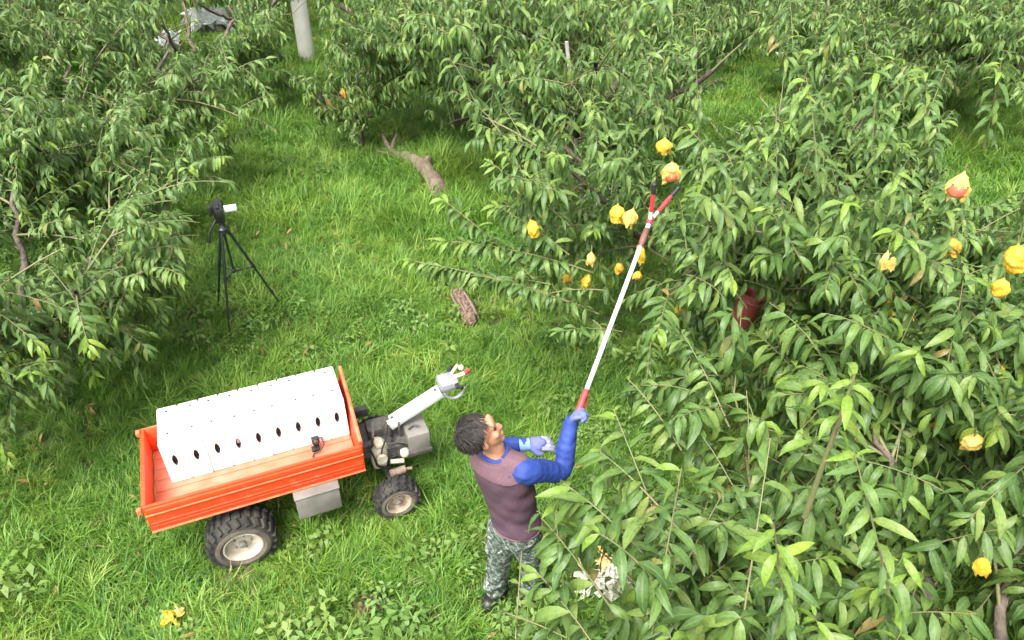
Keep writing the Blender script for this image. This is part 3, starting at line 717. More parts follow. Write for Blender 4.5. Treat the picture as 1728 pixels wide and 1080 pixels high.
for y in (.01, BW - .01): mb = MB(); mb.box((-.022, y, B1 - .03), (.03, .035, .045), .006); mb.build('latch', M_REDLINE, tg)
# headboard: higher towards the far side, leaning forward
hb = MB(); x = BL - .012
V = [(x - .012, .024, B0), (x - .012, BW - .024, B0), (x - .012 + .035, BW - .03, B1 + .13), (x - .012 + .012, .03, B1 + .01)]
V += [(a + .024, b_, c) for a, b_, c in V]
hb.add(V, [[0, 1, 2, 3], [7, 6, 5, 4], [0, 4, 5, 1], [1, 5, 6, 2], [2, 6, 7, 3], [3, 7, 4, 0]])
hbo = hb.build('headboard', M_RED, cart, smooth=False)
mb = MB(); mb.tube([(x + .012, .03, B1 + .014), (x + .035, BW - .03, B1 + .134)], .014, 8); mb.build('top_rail', M_REDLINE, hbo)
mb = MB()
for k in range(1, 4):
    yy = BW * k / 4; mb.box((x + .022, yy, (B0 + B1) / 2), (.02, .03, B1 - B0), .004)
mb.build('stiffener', M_RED, hbo)
# chassis
mb = MB()
for y in (.25, .65): mb.box((BL / 2 + .1, y, B0 - .045), (BL + .12, .05, .08), .005)
for xx in (.3, .75, 1.2): mb.box((xx, BW / 2, B0 - .03), (.05, BW - .1, .05), .004)
mb.tube([(.50, -.0, .225), (.50, BW, .225)], .03, 10); mb.box((.50, BW / 2, .30), (.16, .22, .26), .02)
mb.tube([(1.60, .0, .17), (1.60, BW - .08, .17)], .024, 10); mb.box((1.58, BW / 2, .30), (.10, .16, .3), .015); mb.box((1.62, BW / 2, .42), (.42, .34, .04), .006)
mb.build('chassis', M_DKSTEEL, cart)
def wheel(xx, y, R_, Wd, rim_m, name, lugs):
    face = -1 if y < BW / 2 else 1
    T = Matrix.Translation((xx, y, R_ - .012)) @ Matrix.Rotation(rad(90) if face < 0 else rad(-90), 4, 'X')   # local z -> outward
    w_ = thing(name, None, None); w_.parent = cart
    h = Wd / 2; ty = MB(); ri = R_ * .56
    ty.lathe([(ri, -h * .8), (R_ * .80, -h), (R_ * .93, -h * .86), (R_ * .97, -h * .4), (R_ * .98, 0), (R_ * .97, h * .4), (R_ * .93, h * .86), (R_ * .82, h), (R_ * .68, h * 1.02), (ri, h * .80)], 40, T)
    for k in range(lugs):
        a = 2 * math.pi * k / lugs
        for s_, off in ((-1, 0), (1, .5), (0, .25)):
            an = a + off * 2 * math.pi / lugs
            Rm = T @ Matrix.Rotation(an, 4, 'Z') @ Matrix.Translation((R_ * .965, 0, s_ * h * .66)) @ Matrix.Rotation(.35 * s_, 4, 'X') @ Matrix.Rotation(-.30 * s_, 4, 'Y')
            ty.box((0, 0, 0), (R_ * .14, R_ * .15, h * .62), R_ * .016, Rm)
    tyo = ty.build('tyre', M_RUBBER, w_)
    sw = MB(); sw.lathe([(ri * 1.05, h * .88), (R_ * .68, h * 1.05), (R_ * .80, h * 1.03), (R_ * .83, h * .97)], 40, T); sw.build('sidewall', M_DUST, tyo)
    rm = MB(); rm.lathe([(ri * 1.04, h * .70), (ri * 1.06, h * .92), (ri * .98, h * .94), (ri * .90, h * .72), (ri * .86, h * .40), (ri * .55, h * .30), (ri * .40, h * .48), (ri * .26, h * .52), (.001, h * .54)], 32, T)
    rm.lathe([(ri * 1.04, -h * .70), (ri * .9, -h * .6), (.001, -h * .6)], 24, T); rm.build('rim', rim_m, w_)
    hubm = MB(); hubm.lathe([(ri * .20, h * .50), (ri * .20, h * .78), (ri * .14, h * .84), (.001, h * .84)], 14, T)
    for k in range(5):
        a = 2 * math.pi * k / 5; hubm.lathe([(ri * .055, h * .36), (ri * .055, h * .5), (.001, h * .5)], 6, T @ Matrix.Translation((ri * .47 * math.cos(a), ri * .47 * math.sin(a), 0)))
    hubm.build('hub', M_GREY, w_)
wheel(.50, .015, .225, .22, M_RIM, 'rear_wheel', 22); wheel(.50, BW - .015, .225, .22, M_RIM, 'rear_wheel', 22)
wheel(1.60, -.01, .165, .15, M_RIMBR, 'front_wheel', 18); wheel(1.60, BW - .09, .165, .15, M_RIMBR, 'front_wheel', 18)
# side box under the bed
mb = MB(); mb.box((1.05, -.0, .405), (.30, .16, .20), .008, Matrix.Rotation(0, 4, 'X')); bx_ = mb.build('side_box', M_GREY, cart)
mb = MB(); mb.box((1.05, .0, .509), (.31, .17, .012), .003); mb.build('box_lid', M_GREY, bx_)
# engine
mb = MB(); mb.ball((1.555, .26, .42), (.075, .09, .10), 10); mb.box((1.545, .24, .35), (.11, .13, .12), .03); mb.box((1.56, .24, .50), (.07, .10, .05), .02)
en = mb.build('engine_shroud', M_CREAM, cart)
mb = MB()
for k in range(5): mb.box((1.62, .28, .36 + k * .022), (.11, .16, .009), .002)
mb.box((1.60, .42, .42), (.18, .14, .22), .02); mb.tube([(1.66, .24, .44), (1.70, .22, .36), (1.72, .24, .28)], .02, 8)
mb.tube([(1.50, .20, .52), (1.52, .19, .62), (1.55, .30, .66)], .010, 6)
mb.build('engine_block', M_DKSTEEL, en)
mb = MB(); mb.lathe([(.04, 0), (.045, .02), (.04, .03), (.001, .03)], 18, Matrix.Translation((1.555, .168, .42)) @ Matrix.Rotation(rad(90), 4, 'X')); mb.build('recoil_cover', M_CREAM, en)
mb = MB(); mb.ball((1.74, .22, .36), (.04, .05, .045), 8); mb.tube([(1.62, .19, .33), (1.72, .18, .31)], .018, 8); mb.build('carburettor', M_CREAM, en)
for pts_, r_ in (([(1.66, .30, .60), (1.62, .22, .56), (1.57, .17, .50), (1.55, .17, .40)], .006), ([(1.70, .37, .60), (1.76, .40, .58), (1.74, .36, .50), (1.66, .26, .46)], .006),
                 ([(1.47, .14, .60), (1.50, .12, .48), (1.52, .15, .36), (1.60, .17, .30)], .008), ([(1.62, .20, .50), (1.70, .19, .49), (1.75, .21, .44)], .007)):
    q = MB(); q.tube([tuple(v) for v in spline(pts_, 4)], r_, 6); q.build('cable', M_BLACK, cart)
mb = MB(); mb.tube([(1.60, .155, .24), (1.72, .15, .25)], .032, 12); mb.tube([(1.72, .15, .25), (1.77, .14, .25)], .012, 8); mb.build('muffler', mat('rusty_muffler', (.16, .09, .06), (.28, .22, .17), 16, .8, bstr=.4), cart)
# grey hood
mb = MB(); mb.box((1.86, .31, .43), (.17, .23, .17), .012); hd = mb.build('hood', M_GREY, cart)
mb = MB(); mb.box((1.85, .19, .34), (.20, .02, .04), .005); mb.tube([(1.80, .27, .525), (1.84, .29, .54), (1.88, .27, .53)], .008, 6); mb.build('hood_trim', M_DKSTEEL, hd)
# steering arm
A0, A1 = Vector((1.67, .35, .565)), Vector((2.09, .35, .755))
dr = (A1 - A0).normalized(); Mx = Matrix.Translation((A0 + A1) / 2) @ Matrix(((dr.x, 0, -dr.z, 0), (0, 1, 0, 0), (dr.z, 0, dr.x, 0), (0, 0, 0, 1)))
mb = MB(); LA = (A1 - A0).length
mb.box((0, 0, .02), (LA, .085, .012), .003, Mx); mb.box((0, -.0365, -.015), (LA, .012, .058), .003, Mx); mb.box((0, .0365, -.015), (LA, .012, .058), .003, Mx)
arm = mb.build('steering_arm', M_ARM, cart)
mb = MB()
for s_ in (-LA / 2 + .05, LA / 2 - .03): mb = MB(); mb.lathe([(.011, 0), (.011, .012), (.001, .012)], 10, Mx @ Matrix.Translation((s_, 0, .026))); mb.build('bolt', M_DKSTEEL, arm)
mb = MB(); mb.tube([tuple(A0 + Vector((-.02, 0, -.25))), tuple(A0 + Vector((0, 0, -.03))), tuple(A0 + dr * .05)], .032, 10); mb.tube([(1.74, .30, .36), (1.74, .31, .59)], .008, 6); mb.tube([(1.60, .38, .45), (1.68, .38, .60)], .03, 8)
mb.build('steering_post', M_DKSTEEL, arm)
hc = A1 + dr * .07
mb = MB(); mb.box(tuple(hc + Vector((.0, 0, .03))), (.15, .16, .08), .03); co = mb.build('control_console', M_CONSOLE, arm)
mb = MB(); ring = [tuple(hc + Vector((.03 + .075 * math.cos(a), -.06 + .03 * math.sin(a) * .2, -.01 + .075 * math.sin(a)))) for a in np.linspace(math.pi, 2 * math.pi, 12)]
mb.tube(ring, .012, 8); mb.build('handle_loop', M_CONSOLE, co)
mb = MB(); mb.tube([tuple(hc + Vector((.05, -.10, .05))), tuple(hc + Vector((.07, -.14, .06)))], .014, 8); mb.tube([tuple(hc + Vector((.05, .10, .05))), tuple(hc + Vector((.07, .13, .06)))], .014, 8); mb.box(tuple(hc + Vector((.045, 0, .05))), (.03, .24, .02), .004); mb.build('handle_grip', M_BLACK, co)
mb = MB()
mb.tube([tuple(hc + Vector((.05, 0, .06))), tuple(hc + Vector((.13, -.02, .09)))], .016, 8); mb.tube([tuple(hc + Vector((.04, .04, .06))), tuple(hc + Vector((.10, .05, .13)))], .012, 8); mb.ball(tuple(hc + Vector((.12, .03, .11))), .022, 8); mb.build('control_lever', M_CREAM, co)
mb = MB(); mb.ball(tuple(hc + Vector((.140, -.02, .095))), .019, 10); mb.ball(tuple(hc + Vector((.17, .01, .075))), .018, 8); mb.build('red_knob', M_PICKRED, co)
# ------------------------------------------------------------------ nine white crates standing in the bed
def crate_mesh():
    """upright foam crate with a shallow lens-shaped handle recess, its shade coloured in, on its near face"""
    wx, wy, wz = .1352, .375, .36; b = bmesh.new(); n = 16
    bmesh.ops.create_cube(b, size=1)
    for v in b.verts: v.co = Vector((v.co.x * wx, v.co.y * wy, v.co.z * wz + wz / 2))
    fr = [f for f in b.faces if f.normal.y < -.9][0]; bmesh.ops.delete(b, geom=[fr], context='FACES_ONLY')
    outer = []; inner = []; deep = []
    for k in range(n):
        a = 2 * math.pi * k / n; c, s_ = math.cos(a), math.sin(a); q = max(abs(c), abs(s_))
        outer.append(b.verts.new((c / q * wx / 2, -wy / 2, wz / 2 + s_ / q * wz / 2)))
        lx = .017 * c * abs(c) ** .4; lz = .050 * s_
        inner.append(b.verts.new((lx, -wy / 2 + .004, wz * .54 + lz))); deep.append(b.verts.new((lx * .9, -wy / 2 + .04, wz * .54 + lz * .9)))
    for k in range(n):
        j = (k + 1) % n
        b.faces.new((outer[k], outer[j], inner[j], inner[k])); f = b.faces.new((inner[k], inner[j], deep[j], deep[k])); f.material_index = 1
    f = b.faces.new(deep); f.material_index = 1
    bmesh.ops.remove_doubles(b, verts=b.verts[:], dist=1e-4)
    ed = [e for e in b.edges if len(e.link_faces) == 2 and e.calc_face_angle(0) > 1.2 and all(abs(v.co.x) > wx * .45 for v in e.verts) and all(abs(v.co.y) > wy * .45 for v in e.verts)]
    bmesh.ops.recalc_face_normals(b, faces=b.faces[:])
    bmesh.ops.bevel(b, geom=[e for e in ed if e.calc_length() > .2], offset=.006, segments=2, affect='EDGES')
    me = bpy.data.meshes.new('crate_shell'); b.to_mesh(me); b.free(); me.materials.append(M_WHITE); me.materials.append(M_HOLESHADE); return me
cm = crate_mesh()
pin = MB(); pin.lathe([(.0100, 0), (.0100, .002), (.001, .002)], 10); pinm = pin.mesh('vent_shade_disc'); pinm.materials.append(M_HOLESHADE)  # raised dark disc, coloured like the shade in a vent hole
lip = MB(); lip.box((0, .004, 0), (.128, .360, .014), .006); lipm = lip.mesh('lid'); lipm.materials.append(M_WHITE)
rng = random.Random(7); cam3 = Matrix.Translation(Vector(CO)) @ Matrix.Rotation(CA, 4, 'Z')
ords = ['white crate at the tailgate end of the row on the cart', 'white crate second from the tailgate in the row on the cart', 'white crate third from the tailgate in the row on the cart',
        'white crate fourth from the tailgate, its slot filled paler than the others', 'white crate in the exact middle of the row of nine on the cart', 'white crate fourth from the headboard in the row on the cart',
        'white crate third from the headboard in the row on the cart', 'white crate right behind the black clip-on camera on the cart', 'white crate against the red headboard of the cart']
for k in range(9):
    lx = .145 + .068 + k * .1375; p = cam3 @ Vector((lx, .552 + rng.uniform(-.002, .002), B0 + .031))
    t_ = thing('white_crate', ords[k], 'crate', tuple(p), CA + rng.uniform(-.007, .007), 'white crates in the cart bed')
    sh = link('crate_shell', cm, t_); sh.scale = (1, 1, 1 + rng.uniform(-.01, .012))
    link('lid', lipm, t_, loc=(0, 0, .363 + rng.uniform(0, .002)), rot=(rng.uniform(-.006, .006), rng.uniform(-.005, .005), 0))
    for yy in (-.10, .13): link('vent_shade_disc', pinm, t_, loc=(rng.uniform(-.004, .03), yy + rng.uniform(-.01, .01), .3722))
    if k == 3:
        pf = MB(); pf.box((0, -.160, .2016), (.018, .012, .05), .004); pf.build('slot_filler', M_WPAPER, t_)
# black clip-on camera on the bed side
p = cam3 @ Vector((1.13, .30, B0 + .032)); t_ = thing('clip_camera', 'small black clip-on camera with curled strap at the crate front', 'camera', tuple(p), CA)
mb = MB(); mb.box((0, .02, .075), (.055, .04, .045), .008); mb.build('body', M_BLACK, t_)
mb = MB(); mb.lathe([(.016, 0), (.016, .02), (.010, .022), (.001, .018)], 14, Matrix.Translation((0, .0, .08)) @ Matrix.Rotation(rad(90), 4, 'X')); mb.build('lens', M_DKSTEEL, t_)
mb = MB(); mb.box((0, .03, .03), (.04, .03, .06), .006); mb.box((-.01, -.0, .012), (.06, .05, .022), .006); mb.build('clamp', M_BLACK, t_)
mb = MB(); mb.tube([(.02, .02, .09), (.045, 0, .10), (.05, -.03, .06), (.01, -.05, .02), (-.03, -.04, .008), (-.045, -.07, .006), (-.02, -.09, .006)], .006, 6); mb.build('strap', M_BLACK, t_)

# ------------------------------------------------------------------ tripod and camcorder
F3 = [at_z(389, 582), at_z(368, 524), at_z(484, 528)]; cx_ = sum(f[0] for f in F3) / 3; cy_ = sum(f[1] for f in F3) / 3
TZ = 1.10; tri = thing('tripod', 'black camera tripod with one leg splayed wide on the grass', 'tripod', (cx_ + .02, cy_, 0))
T0 = np.array([cx_ + .02, cy_, 0])
spr = []
for k, f in enumerate(F3):
    e = np.array([f[0], f[1], 0.0]) - T0; d = e / np.linalg.norm(e); top = np.array([d[0] * .035, d[1] * .035, TZ - .03])
    a = top + (e - top) * .42; b_ = top + (e - top) * .74
    lg = MB(); lg.tube([top, a], .014, 8); lg.tube([a - (e - top) * .03, b_], .011, 8); lg.tube([b_ - (e - top) * .03, e], .008, 8)
    lo = lg.build('leg', M_GREEN, tri)
    cl = MB(); cl.tube([a - (e - top) * .03, a + (e - top) * .01], .018, 8); cl.tube([b_ - (e - top) * .03, b_ + (e - top) * .01], .015, 8); cl.ball(tuple(e + np.array([0, 0, .012])), .016, 6); cl.build('leg_clamp', M_BLACK, lo)
    spr.append(a)
mb = MB(); hub = np.array([0, 0, float(np.mean([s[2] for s in spr]))])
for s_ in spr: mb.tube([hub, s_], .007, 6)
mb.ball(tuple(hub), .022, 8); mb.build('spreader', M_BLACK, tri)
mb = MB(); mb.tube([(0, 0, hub[2]), (0, 0, TZ + .04)], .012, 8); mb.lathe([(.02, TZ - .06), (.05, TZ - .05), (.05, TZ - .01), (.03, TZ + .01), (.022, TZ + .05), (.04, TZ + .055), (.04, TZ + .07), (.001, TZ + .07)], 14); mb.build('centre_column', M_GREEN, tri)
mb = MB(); mb.box((0, 0, TZ + .09), (.07, .09, .05), .01); mb.tube([(-.03, -.03, TZ + .09), (-.09, -.09, TZ + .0), (-.11, -.12, TZ - .10)], .010, 8); mb.build('pan_head', M_BLACK, tri)
cc = thing('camcorder', 'black camcorder with a flipped-out pale screen on the tripod head', 'camera', (T0[0], T0[1], TZ + .117), rad(20))
mb = MB(); mb.box((0, 0, .055), (.085, .17, .10), .02); mb.box((0, -.02, .115), (.035, .12, .022), .008); mb.build('body', M_BLACK, cc)
mb = MB(); mb.lathe([(.045, 0), (.05, .07), (.042, .07), (.035, .03), (.001, .03)], 16, Matrix.Translation((0, .08, .055)) @ Matrix.Rotation(rad(-90), 4, 'X')); mb.build('lens_hood', M_BLACK, cc)
mb = MB(); mb.box((.11, -.03, .075), (.11, .014, .065), .005); s_ = mb.build('screen', M_SCREEN, cc)
mb = MB(); mb.box((-.06, -.06, .10), (.03, .07, .09), .012); mb.build('microphone', M_BLACK, cc)

# ------------------------------------------------------------------ the picker
man = thing('person', 'person in plum vest, blue sleeves and camouflage trousers reaching up with a picking pole', 'person', (0, 0, 0))
v3 = lambda *a: np.array(a, float)
PEL, CHE, NEC, HEAD = v3(.030, 2.80, .95), v3(-.032, 2.86, 1.26), v3(-.092, 2.865, 1.50), v3(-.163, 2.838, 1.66)
SHR, ELR, WRR, HNR = v3(.075, 2.79, 1.425), v3(.285, 2.94, 1.265), v3(.338, 3.09, 1.50), v3(.362, 3.145, 1.585)
SHL, ELL, WRL, HNL = v3(-.185, 2.985, 1.42), v3(-.10, 3.16, 1.24), v3(.08, 3.10, 1.315), v3(.15, 3.10, 1.32)
HIPR, KNR, ANR = v3(.078, 2.775, .90), v3(.130, 2.88, .49), v3(.125, 2.93, .12)
HIPL, KNL, ANL = v3(-.048, 2.838, .90), v3(-.080, 2.89, .49), v3(-.128, 2.90, .12)
SIDE = (SHR - SHL); SIDE[2] = 0; SIDE /= np.linalg.norm(SIDE); FACE = np.array([-SIDE[1], SIDE[0], 0])        # body faces away to the right
def torso_rings(scale=1.0, lo=0.0, hi=1.0, grow=0.0):
    C = [PEL + v3(0, 0, -.10), PEL + v3(0, 0, .02), PEL * .62 + CHE * .38, CHE, CHE * .45 + NEC * .55, NEC + v3(.0, 0, -.035), NEC + v3(-.008, 0, .03)]
    RX = [.122, .134, .126, .152, .160, .105, .060]; RY = [.108, .120, .108, .124, .114, .085, .062]
    D = np.concatenate([np.array(C), np.array(RX)[:, None], np.array(RY)[:, None]], 1)
    S = spline(list(D), 6); n = len(S); S = [s for i, s in enumerate(S) if lo <= i / (n - 1) <= hi]
    return [(s[:3], s[3] * scale + grow, s[4] * scale + grow) for s in S]
def loft(mb, rings, n=28, cap=True):
    V = []; F = []
    for c, rx, ry in rings:
        for k in range(n):
            a = 2 * math.pi * k / n; ca, sa = math.cos(a), math.sin(a)
            V.append(c + SIDE * rx * np.sign(ca) * abs(ca) ** .85 + FACE * ry * np.sign(sa) * abs(sa) ** .9)
    m = len(rings)
    for i in range(m - 1):
        for k in range(n):
            a, b_ = i * n + k, i * n + (k + 1) % n; F.append([a, b_, b_ + n, a + n])
    if cap: F.append(list(range(n))[::-1]); F.append([(m - 1) * n + k for k in range(n)])
    mb.add(V, F)
def limb(mb, P, R, n=14):
    S = spline([np.append(p, r) for p, r in zip(P, R)], 6); mb.tube([s[:3] for s in S], [s[3] for s in S], n)
    mb.ball(tuple(S[0][:3]), float(S[0][3]) * .98, 8); mb.ball(tuple(S[-1][:3]), float(S[-1][3]) * .98, 8)
# head frame
hf = v3(.95 * math.cos(rad(31)), .28 * math.cos(rad(31)), math.sin(rad(31))); hf /= np.linalg.norm(hf)
hs = np.cross(hf, [0, 0, 1]); hs /= np.linalg.norm(hs); hu = np.cross(hs, hf)
HM = Matrix(((hs[0], hf[0], hu[0], HEAD[0]), (hs[1], hf[1], hu[1], HEAD[1]), (hs[2], hf[2], hu[2], HEAD[2]), (0, 0, 0, 1)))   # local x right, y face, z crown
body = MB()
loft(body, torso_rings(.86)); limb(body, [SHR, (SHR + ELR) / 2, ELR, (ELR + WRR) / 2, WRR], [.048, .042, .036, .036, .026]); limb(body, [SHL, (SHL + ELL) / 2, ELL, (ELL + WRL) / 2, WRL], [.048, .042, .036, .036, .026])
limb(body, [HIPR, (HIPR + KNR) / 2, KNR, (KNR * .6 + ANR * .4), ANR], [.080, .072, .052, .052, .036]); limb(body, [HIPL, (HIPL + KNL) / 2, KNL, (KNL * .6 + ANL * .4), ANL], [.080, .072, .052, .052, .036])
limb(body, [NEC + v3(0, 0, -.03), NEC + v3(-.01, 0, .05), HEAD + hf * -.01 + hu * -.04], [.062, .056, .055])
H_ = lambda c, r, M=None: body.ball(tuple(HM @ Vector(c)), r, 12, HM.to_3x3().to_4x4())
H_((0, -.012, .035), (.076, .096, .088)); H_((0, .030, -.028), (.063, .066, .085)); H_((0, .062, -.095), (.032, .028, .026)); H_((0, .088, .045), (.052, .018, .030))
H_((0, .098, -.018), (.013, .017, .024)); H_((0, .105, -.030), (.016, .014, .011)); H_((0, .089, -.066), (.026, .012, .011)); H_((-.042, .066, -.022), (.022, .022, .02)); H_((.042, .066, -.022), (.022, .022, .02))
for sx in (-1, 1): H_((sx * .077, -.008, -.012), (.012, .020, .034)); H_((sx * .03, .08, .026), (.02, .012, .008))
link('body', remeshed(body.mesh('body', False), .0065, 3), man, M_SKIN)
for sx in (-1, 1):
    e = MB(); e.ball(tuple(HM @ Vector((sx * .029, .083, .006))), (.012, .008, .006), 8, HM.to_3x3().to_4x4()); e.build('eye', M_HAIR, man)
# hair: a cap of overlapping locks over crown and nape
rng = np.random.default_rng(12); hr = MB(); hr.ball(tuple(HM @ Vector((0, -.030, .045))), (.086, .094, .088), 12, HM.to_3x3().to_4x4()); hr.ball(tuple(HM @ Vector((0, -.060, -.005))), (.074, .062, .068), 12, HM.to_3x3().to_4x4())
capm = remeshed(hr.mesh('hair', False), .008, 2)
hl = MB()
for k in range(1300):
    th_ = rng.uniform(0, 6.28); cz = rng.uniform(-.45, 1); sn = math.sqrt(1 - cz * cz); n_ = np.array([sn * math.cos(th_), sn * math.sin(th_), cz])
    if n_[1] > .55 and n_[2] < .62: continue
    if n_[1] > .25 and n_[2] < .1: continue
    p0 = np.array([0, -.030, .040]) + n_ * np.array([.086, .096, .089]); fl = np.array([n_[0] * .6 + .25, (.5 if n_[2] > .6 else -.3), -.6]) + rng.normal(0, .24, 3)
    fl -= n_ * (fl @ n_); fl /= np.linalg.norm(fl); l = rng.uniform(.045, .075)
    pts = [p0 - n_ * .006, p0 + fl * l * .5 + n_ * .004, p0 + fl * l + n_ * rng.uniform(-.006, .005)]
    hl.tube([tuple(HM @ Vector(q)) for q in pts], [.0022, .0034, .0008], 4)
bm = bmesh.new(); bm.from_mesh(capm); tmp = hl.mesh('locks'); bm.from_mesh(tmp); hm = bpy.data.meshes.new('hair'); bm.to_mesh(hm); bm.free()
hm.polygons.foreach_set('use_smooth', [True] * len(hm.polygons)); link('hair', hm, man, M_HAIR)
# shirt: torso and both sleeves in one cloth
sh = MB(); loft(sh, torso_rings(.94, 0.1, .955))
limb(sh, [SHR + v3(-.05, .03, .0), SHR, (SHR + ELR) / 2, ELR, (ELR + WRR) / 2, WRR * .93 + HNR * .07], [.072, .074, .064, .057, .053, .040])
limb(sh, [SHL + v3(.05, -.03, .0), SHL, (SHL + ELL) / 2, ELL, (ELL + WRL) / 2, WRL], [.074, .073, .058, .050, .046, .036])
def wrinkle(me, amp, f, seed):
    n = len(me.vertices); co = np.empty(n * 3, np.float32); me.vertices.foreach_get('co', co); co = co.reshape(-1, 3)
    no = np.empty(n * 3, np.float32); me.vertices.foreach_get('normal', no); no = no.reshape(-1, 3); r = np.random.default_rng(seed); d = np.zeros(n)
    for _ in range(9):
        k = r.normal(0, 1, 3); k[2] *= 1.6; k *= f / np.linalg.norm(k) * r.uniform(.5, 1.6); d += np.abs(np.sin(co @ k + r.uniform(0, 6))) ** 1.5 / 9
    co += no * ((d - .45) * amp)[:, None]; me.vertices.foreach_set('co', co.ravel().astype(np.float32)); me.update(); return me
link('shirt', wrinkle(remeshed(sh.mesh('shirt', False), .008, 4), .016, 55, 1), man, M_BLUE)
col = MB(); col.tube([NEC + v3(0, 0, .01) + .066 * (SIDE * math.cos(a) + FACE * math.sin(a)) + v3(0, 0, .012 * math.sin(a)) for a in np.linspace(-.3, 2.0, 14)], .010, 8); col.build('collar', M_BLUE, man)
# vest over it, with a paler mesh yoke across the shoulders
ve = MB(); loft(ve, torso_rings(1.0, .17, .80, .012)); link('vest', wrinkle(remeshed(ve.mesh('vest', False), .009, 4), .030, 24, 2), man, M_VEST)
yo = MB(); loft(yo, torso_rings(1.0, .66, .90, .020))
limb(yo, [NEC + v3(.02, -.01, -.05), SHR + v3(-.035, .025, .012)], [.072, .078]); limb(yo, [NEC + v3(-.02, .01, -.05), SHL + v3(.035, -.025, .012)], [.072, .078])
link('vest_yoke', remeshed(yo.mesh('vest_yoke', False), .009, 3), man, M_YOKE)
hemr = torso_rings(1.0, .17, .20, .015)[0]
hm_ = MB(); hm_.tube([hemr[0] + SIDE * hemr[1] * math.cos(a) + FACE * hemr[2] * math.sin(a) for a in np.linspace(0, 2 * math.pi, 28)], .006, 6); hm_.build('vest_hem', M_YOKE, man)
# trousers
trz = MB(); loft(trz, torso_rings(1.0, 0, .17, .006))
limb(trz, [HIPR, (HIPR + KNR) / 2, KNR, KNR * .5 + ANR * .5, KNR * .22 + ANR * .78], [.094, .088, .072, .066, .068]); limb(trz, [HIPL, (HIPL + KNL) / 2, KNL, KNL * .5 + ANL * .5, KNL * .22 + ANL * .78], [.094, .088, .072, .066, .068])
link('trousers', wrinkle(remeshed(trz.mesh('trousers', False), .009, 4), .035, 38, 3), man, M_CAMO)
for an, kn in ((ANR, KNR), (ANL, KNL)):
    bt = MB(); toe = an + FACE * .17 + v3(0, 0, -.085); gz = v3(an[0], an[1], .03)
    limb(bt, [an * .72 + kn * .28, an, gz + v3(0, 0, .03)], [.060, .055, .056]); limb(bt, [gz + FACE * -.05 + v3(0, 0, .03), gz + FACE * .07 + v3(0, 0, .02), gz + FACE * .17 + v3(0, 0, .01)], [.050, .050, .040])
    link('boot', remeshed(bt.mesh('boot', False), .009, 3), man, M_BOOT)
# hands in gloves
def hand(wr, pd, palm_n, curl, base_r, grip_axis=None, open_=False):
    """palm, four unequal bent fingers and a thumb; pd = palm direction, palm_n = normal out of the palm"""
    pd = pd / np.linalg.norm(pd); pn = palm_n - pd * (palm_n @ pd); pn /= np.linalg.norm(pn); ac = np.cross(pd, pn)
    g_ = MB(); f_ = MB()
    g_.tube([wr, wr + pd * .04, wr + pd * .085], [.034, .047, .046], 12, flat=.62, up=pn)
    g_.ball(tuple(wr + pd * .085), (.03, .03, .03), 8)
    for k, (off, L) in enumerate(((-.036, .074), (-.012, .085), (.013, .080), (.036, .063))):
        p = wr + pd * .088 + ac * off; pts = [p]; a = 0
        for seg, q in enumerate((.45, .30, .25)):
            a += curl[seg] * (1 + .08 * k); pts.append(pts[-1] + (pd * math.cos(a) + pn * math.sin(a)) * L * q * 1.15)
        (f_ if open_ else g_).tube(pts, [.0132, .0125, .0115, .0095], 8)
        for q in pts: (f_ if open_ else g_).ball(tuple(q), .0116, 6)
    p = wr + pd * .03 - ac * .030; q1 = p - ac * .028 + pd * .025 + pn * .014; q2 = q1 + pd * .030 + pn * (.024 if not open_ else .008) + ac * (.012 if not open_ else -.004)
    g_.tube([p, q1, q2], [.020, .016, .012], 8); g_.ball(tuple(q1), .012, 6); g_.ball(tuple(q2), .010, 6)
    return g_, f_
FORK = at_y(1101, 362, 4.15); PD = FORK - HNR; PD /= np.linalg.norm(PD)
pdir = (HNR - WRR); ax = PD
pn = v3(.30, .55, -.1); pn = pn - pdir / np.linalg.norm(pdir) * (pn @ (pdir / np.linalg.norm(pdir)))
perp = np.cross(PD, pdir); perp /= np.linalg.norm(perp)
g1, f1 = hand(WRR, pdir * .75 + PD * .02 + perp * .05, perp * 1.0 + v3(0, .05, 0), (1.15, 1.25, .8), .03)
gl = link('glove', remeshed(g1.mesh('glove', False), .0045, 2), man, M_GLOVE)
cf = MB(); cf.tube([WRR - pdir * .38, WRR - pdir * .1, WRR + pdir * .18], [.041, .039, .038], 14); cf.build('cuff', M_CUFF, gl)
g2, f2 = hand(WRL + v3(.01, 0, 0), v3(1, .02, .08), v3(.1, .3, -1), (.25, .45, .35), .03, open_=True)
gl2 = link('glove', remeshed(g2.mesh('glove', False), .0045, 2), man, M_GLOVE); link('glove_fingers', remeshed(f2.mesh('glove_fingers', False), .004, 1), gl2, M_FING)
cf = MB(); cf.tube([WRL + v3(-.03, .0, -.01), WRL + v3(.03, 0, .003)], [.041, .038], 14); cf.build('cuff', M_CUFF, gl2)

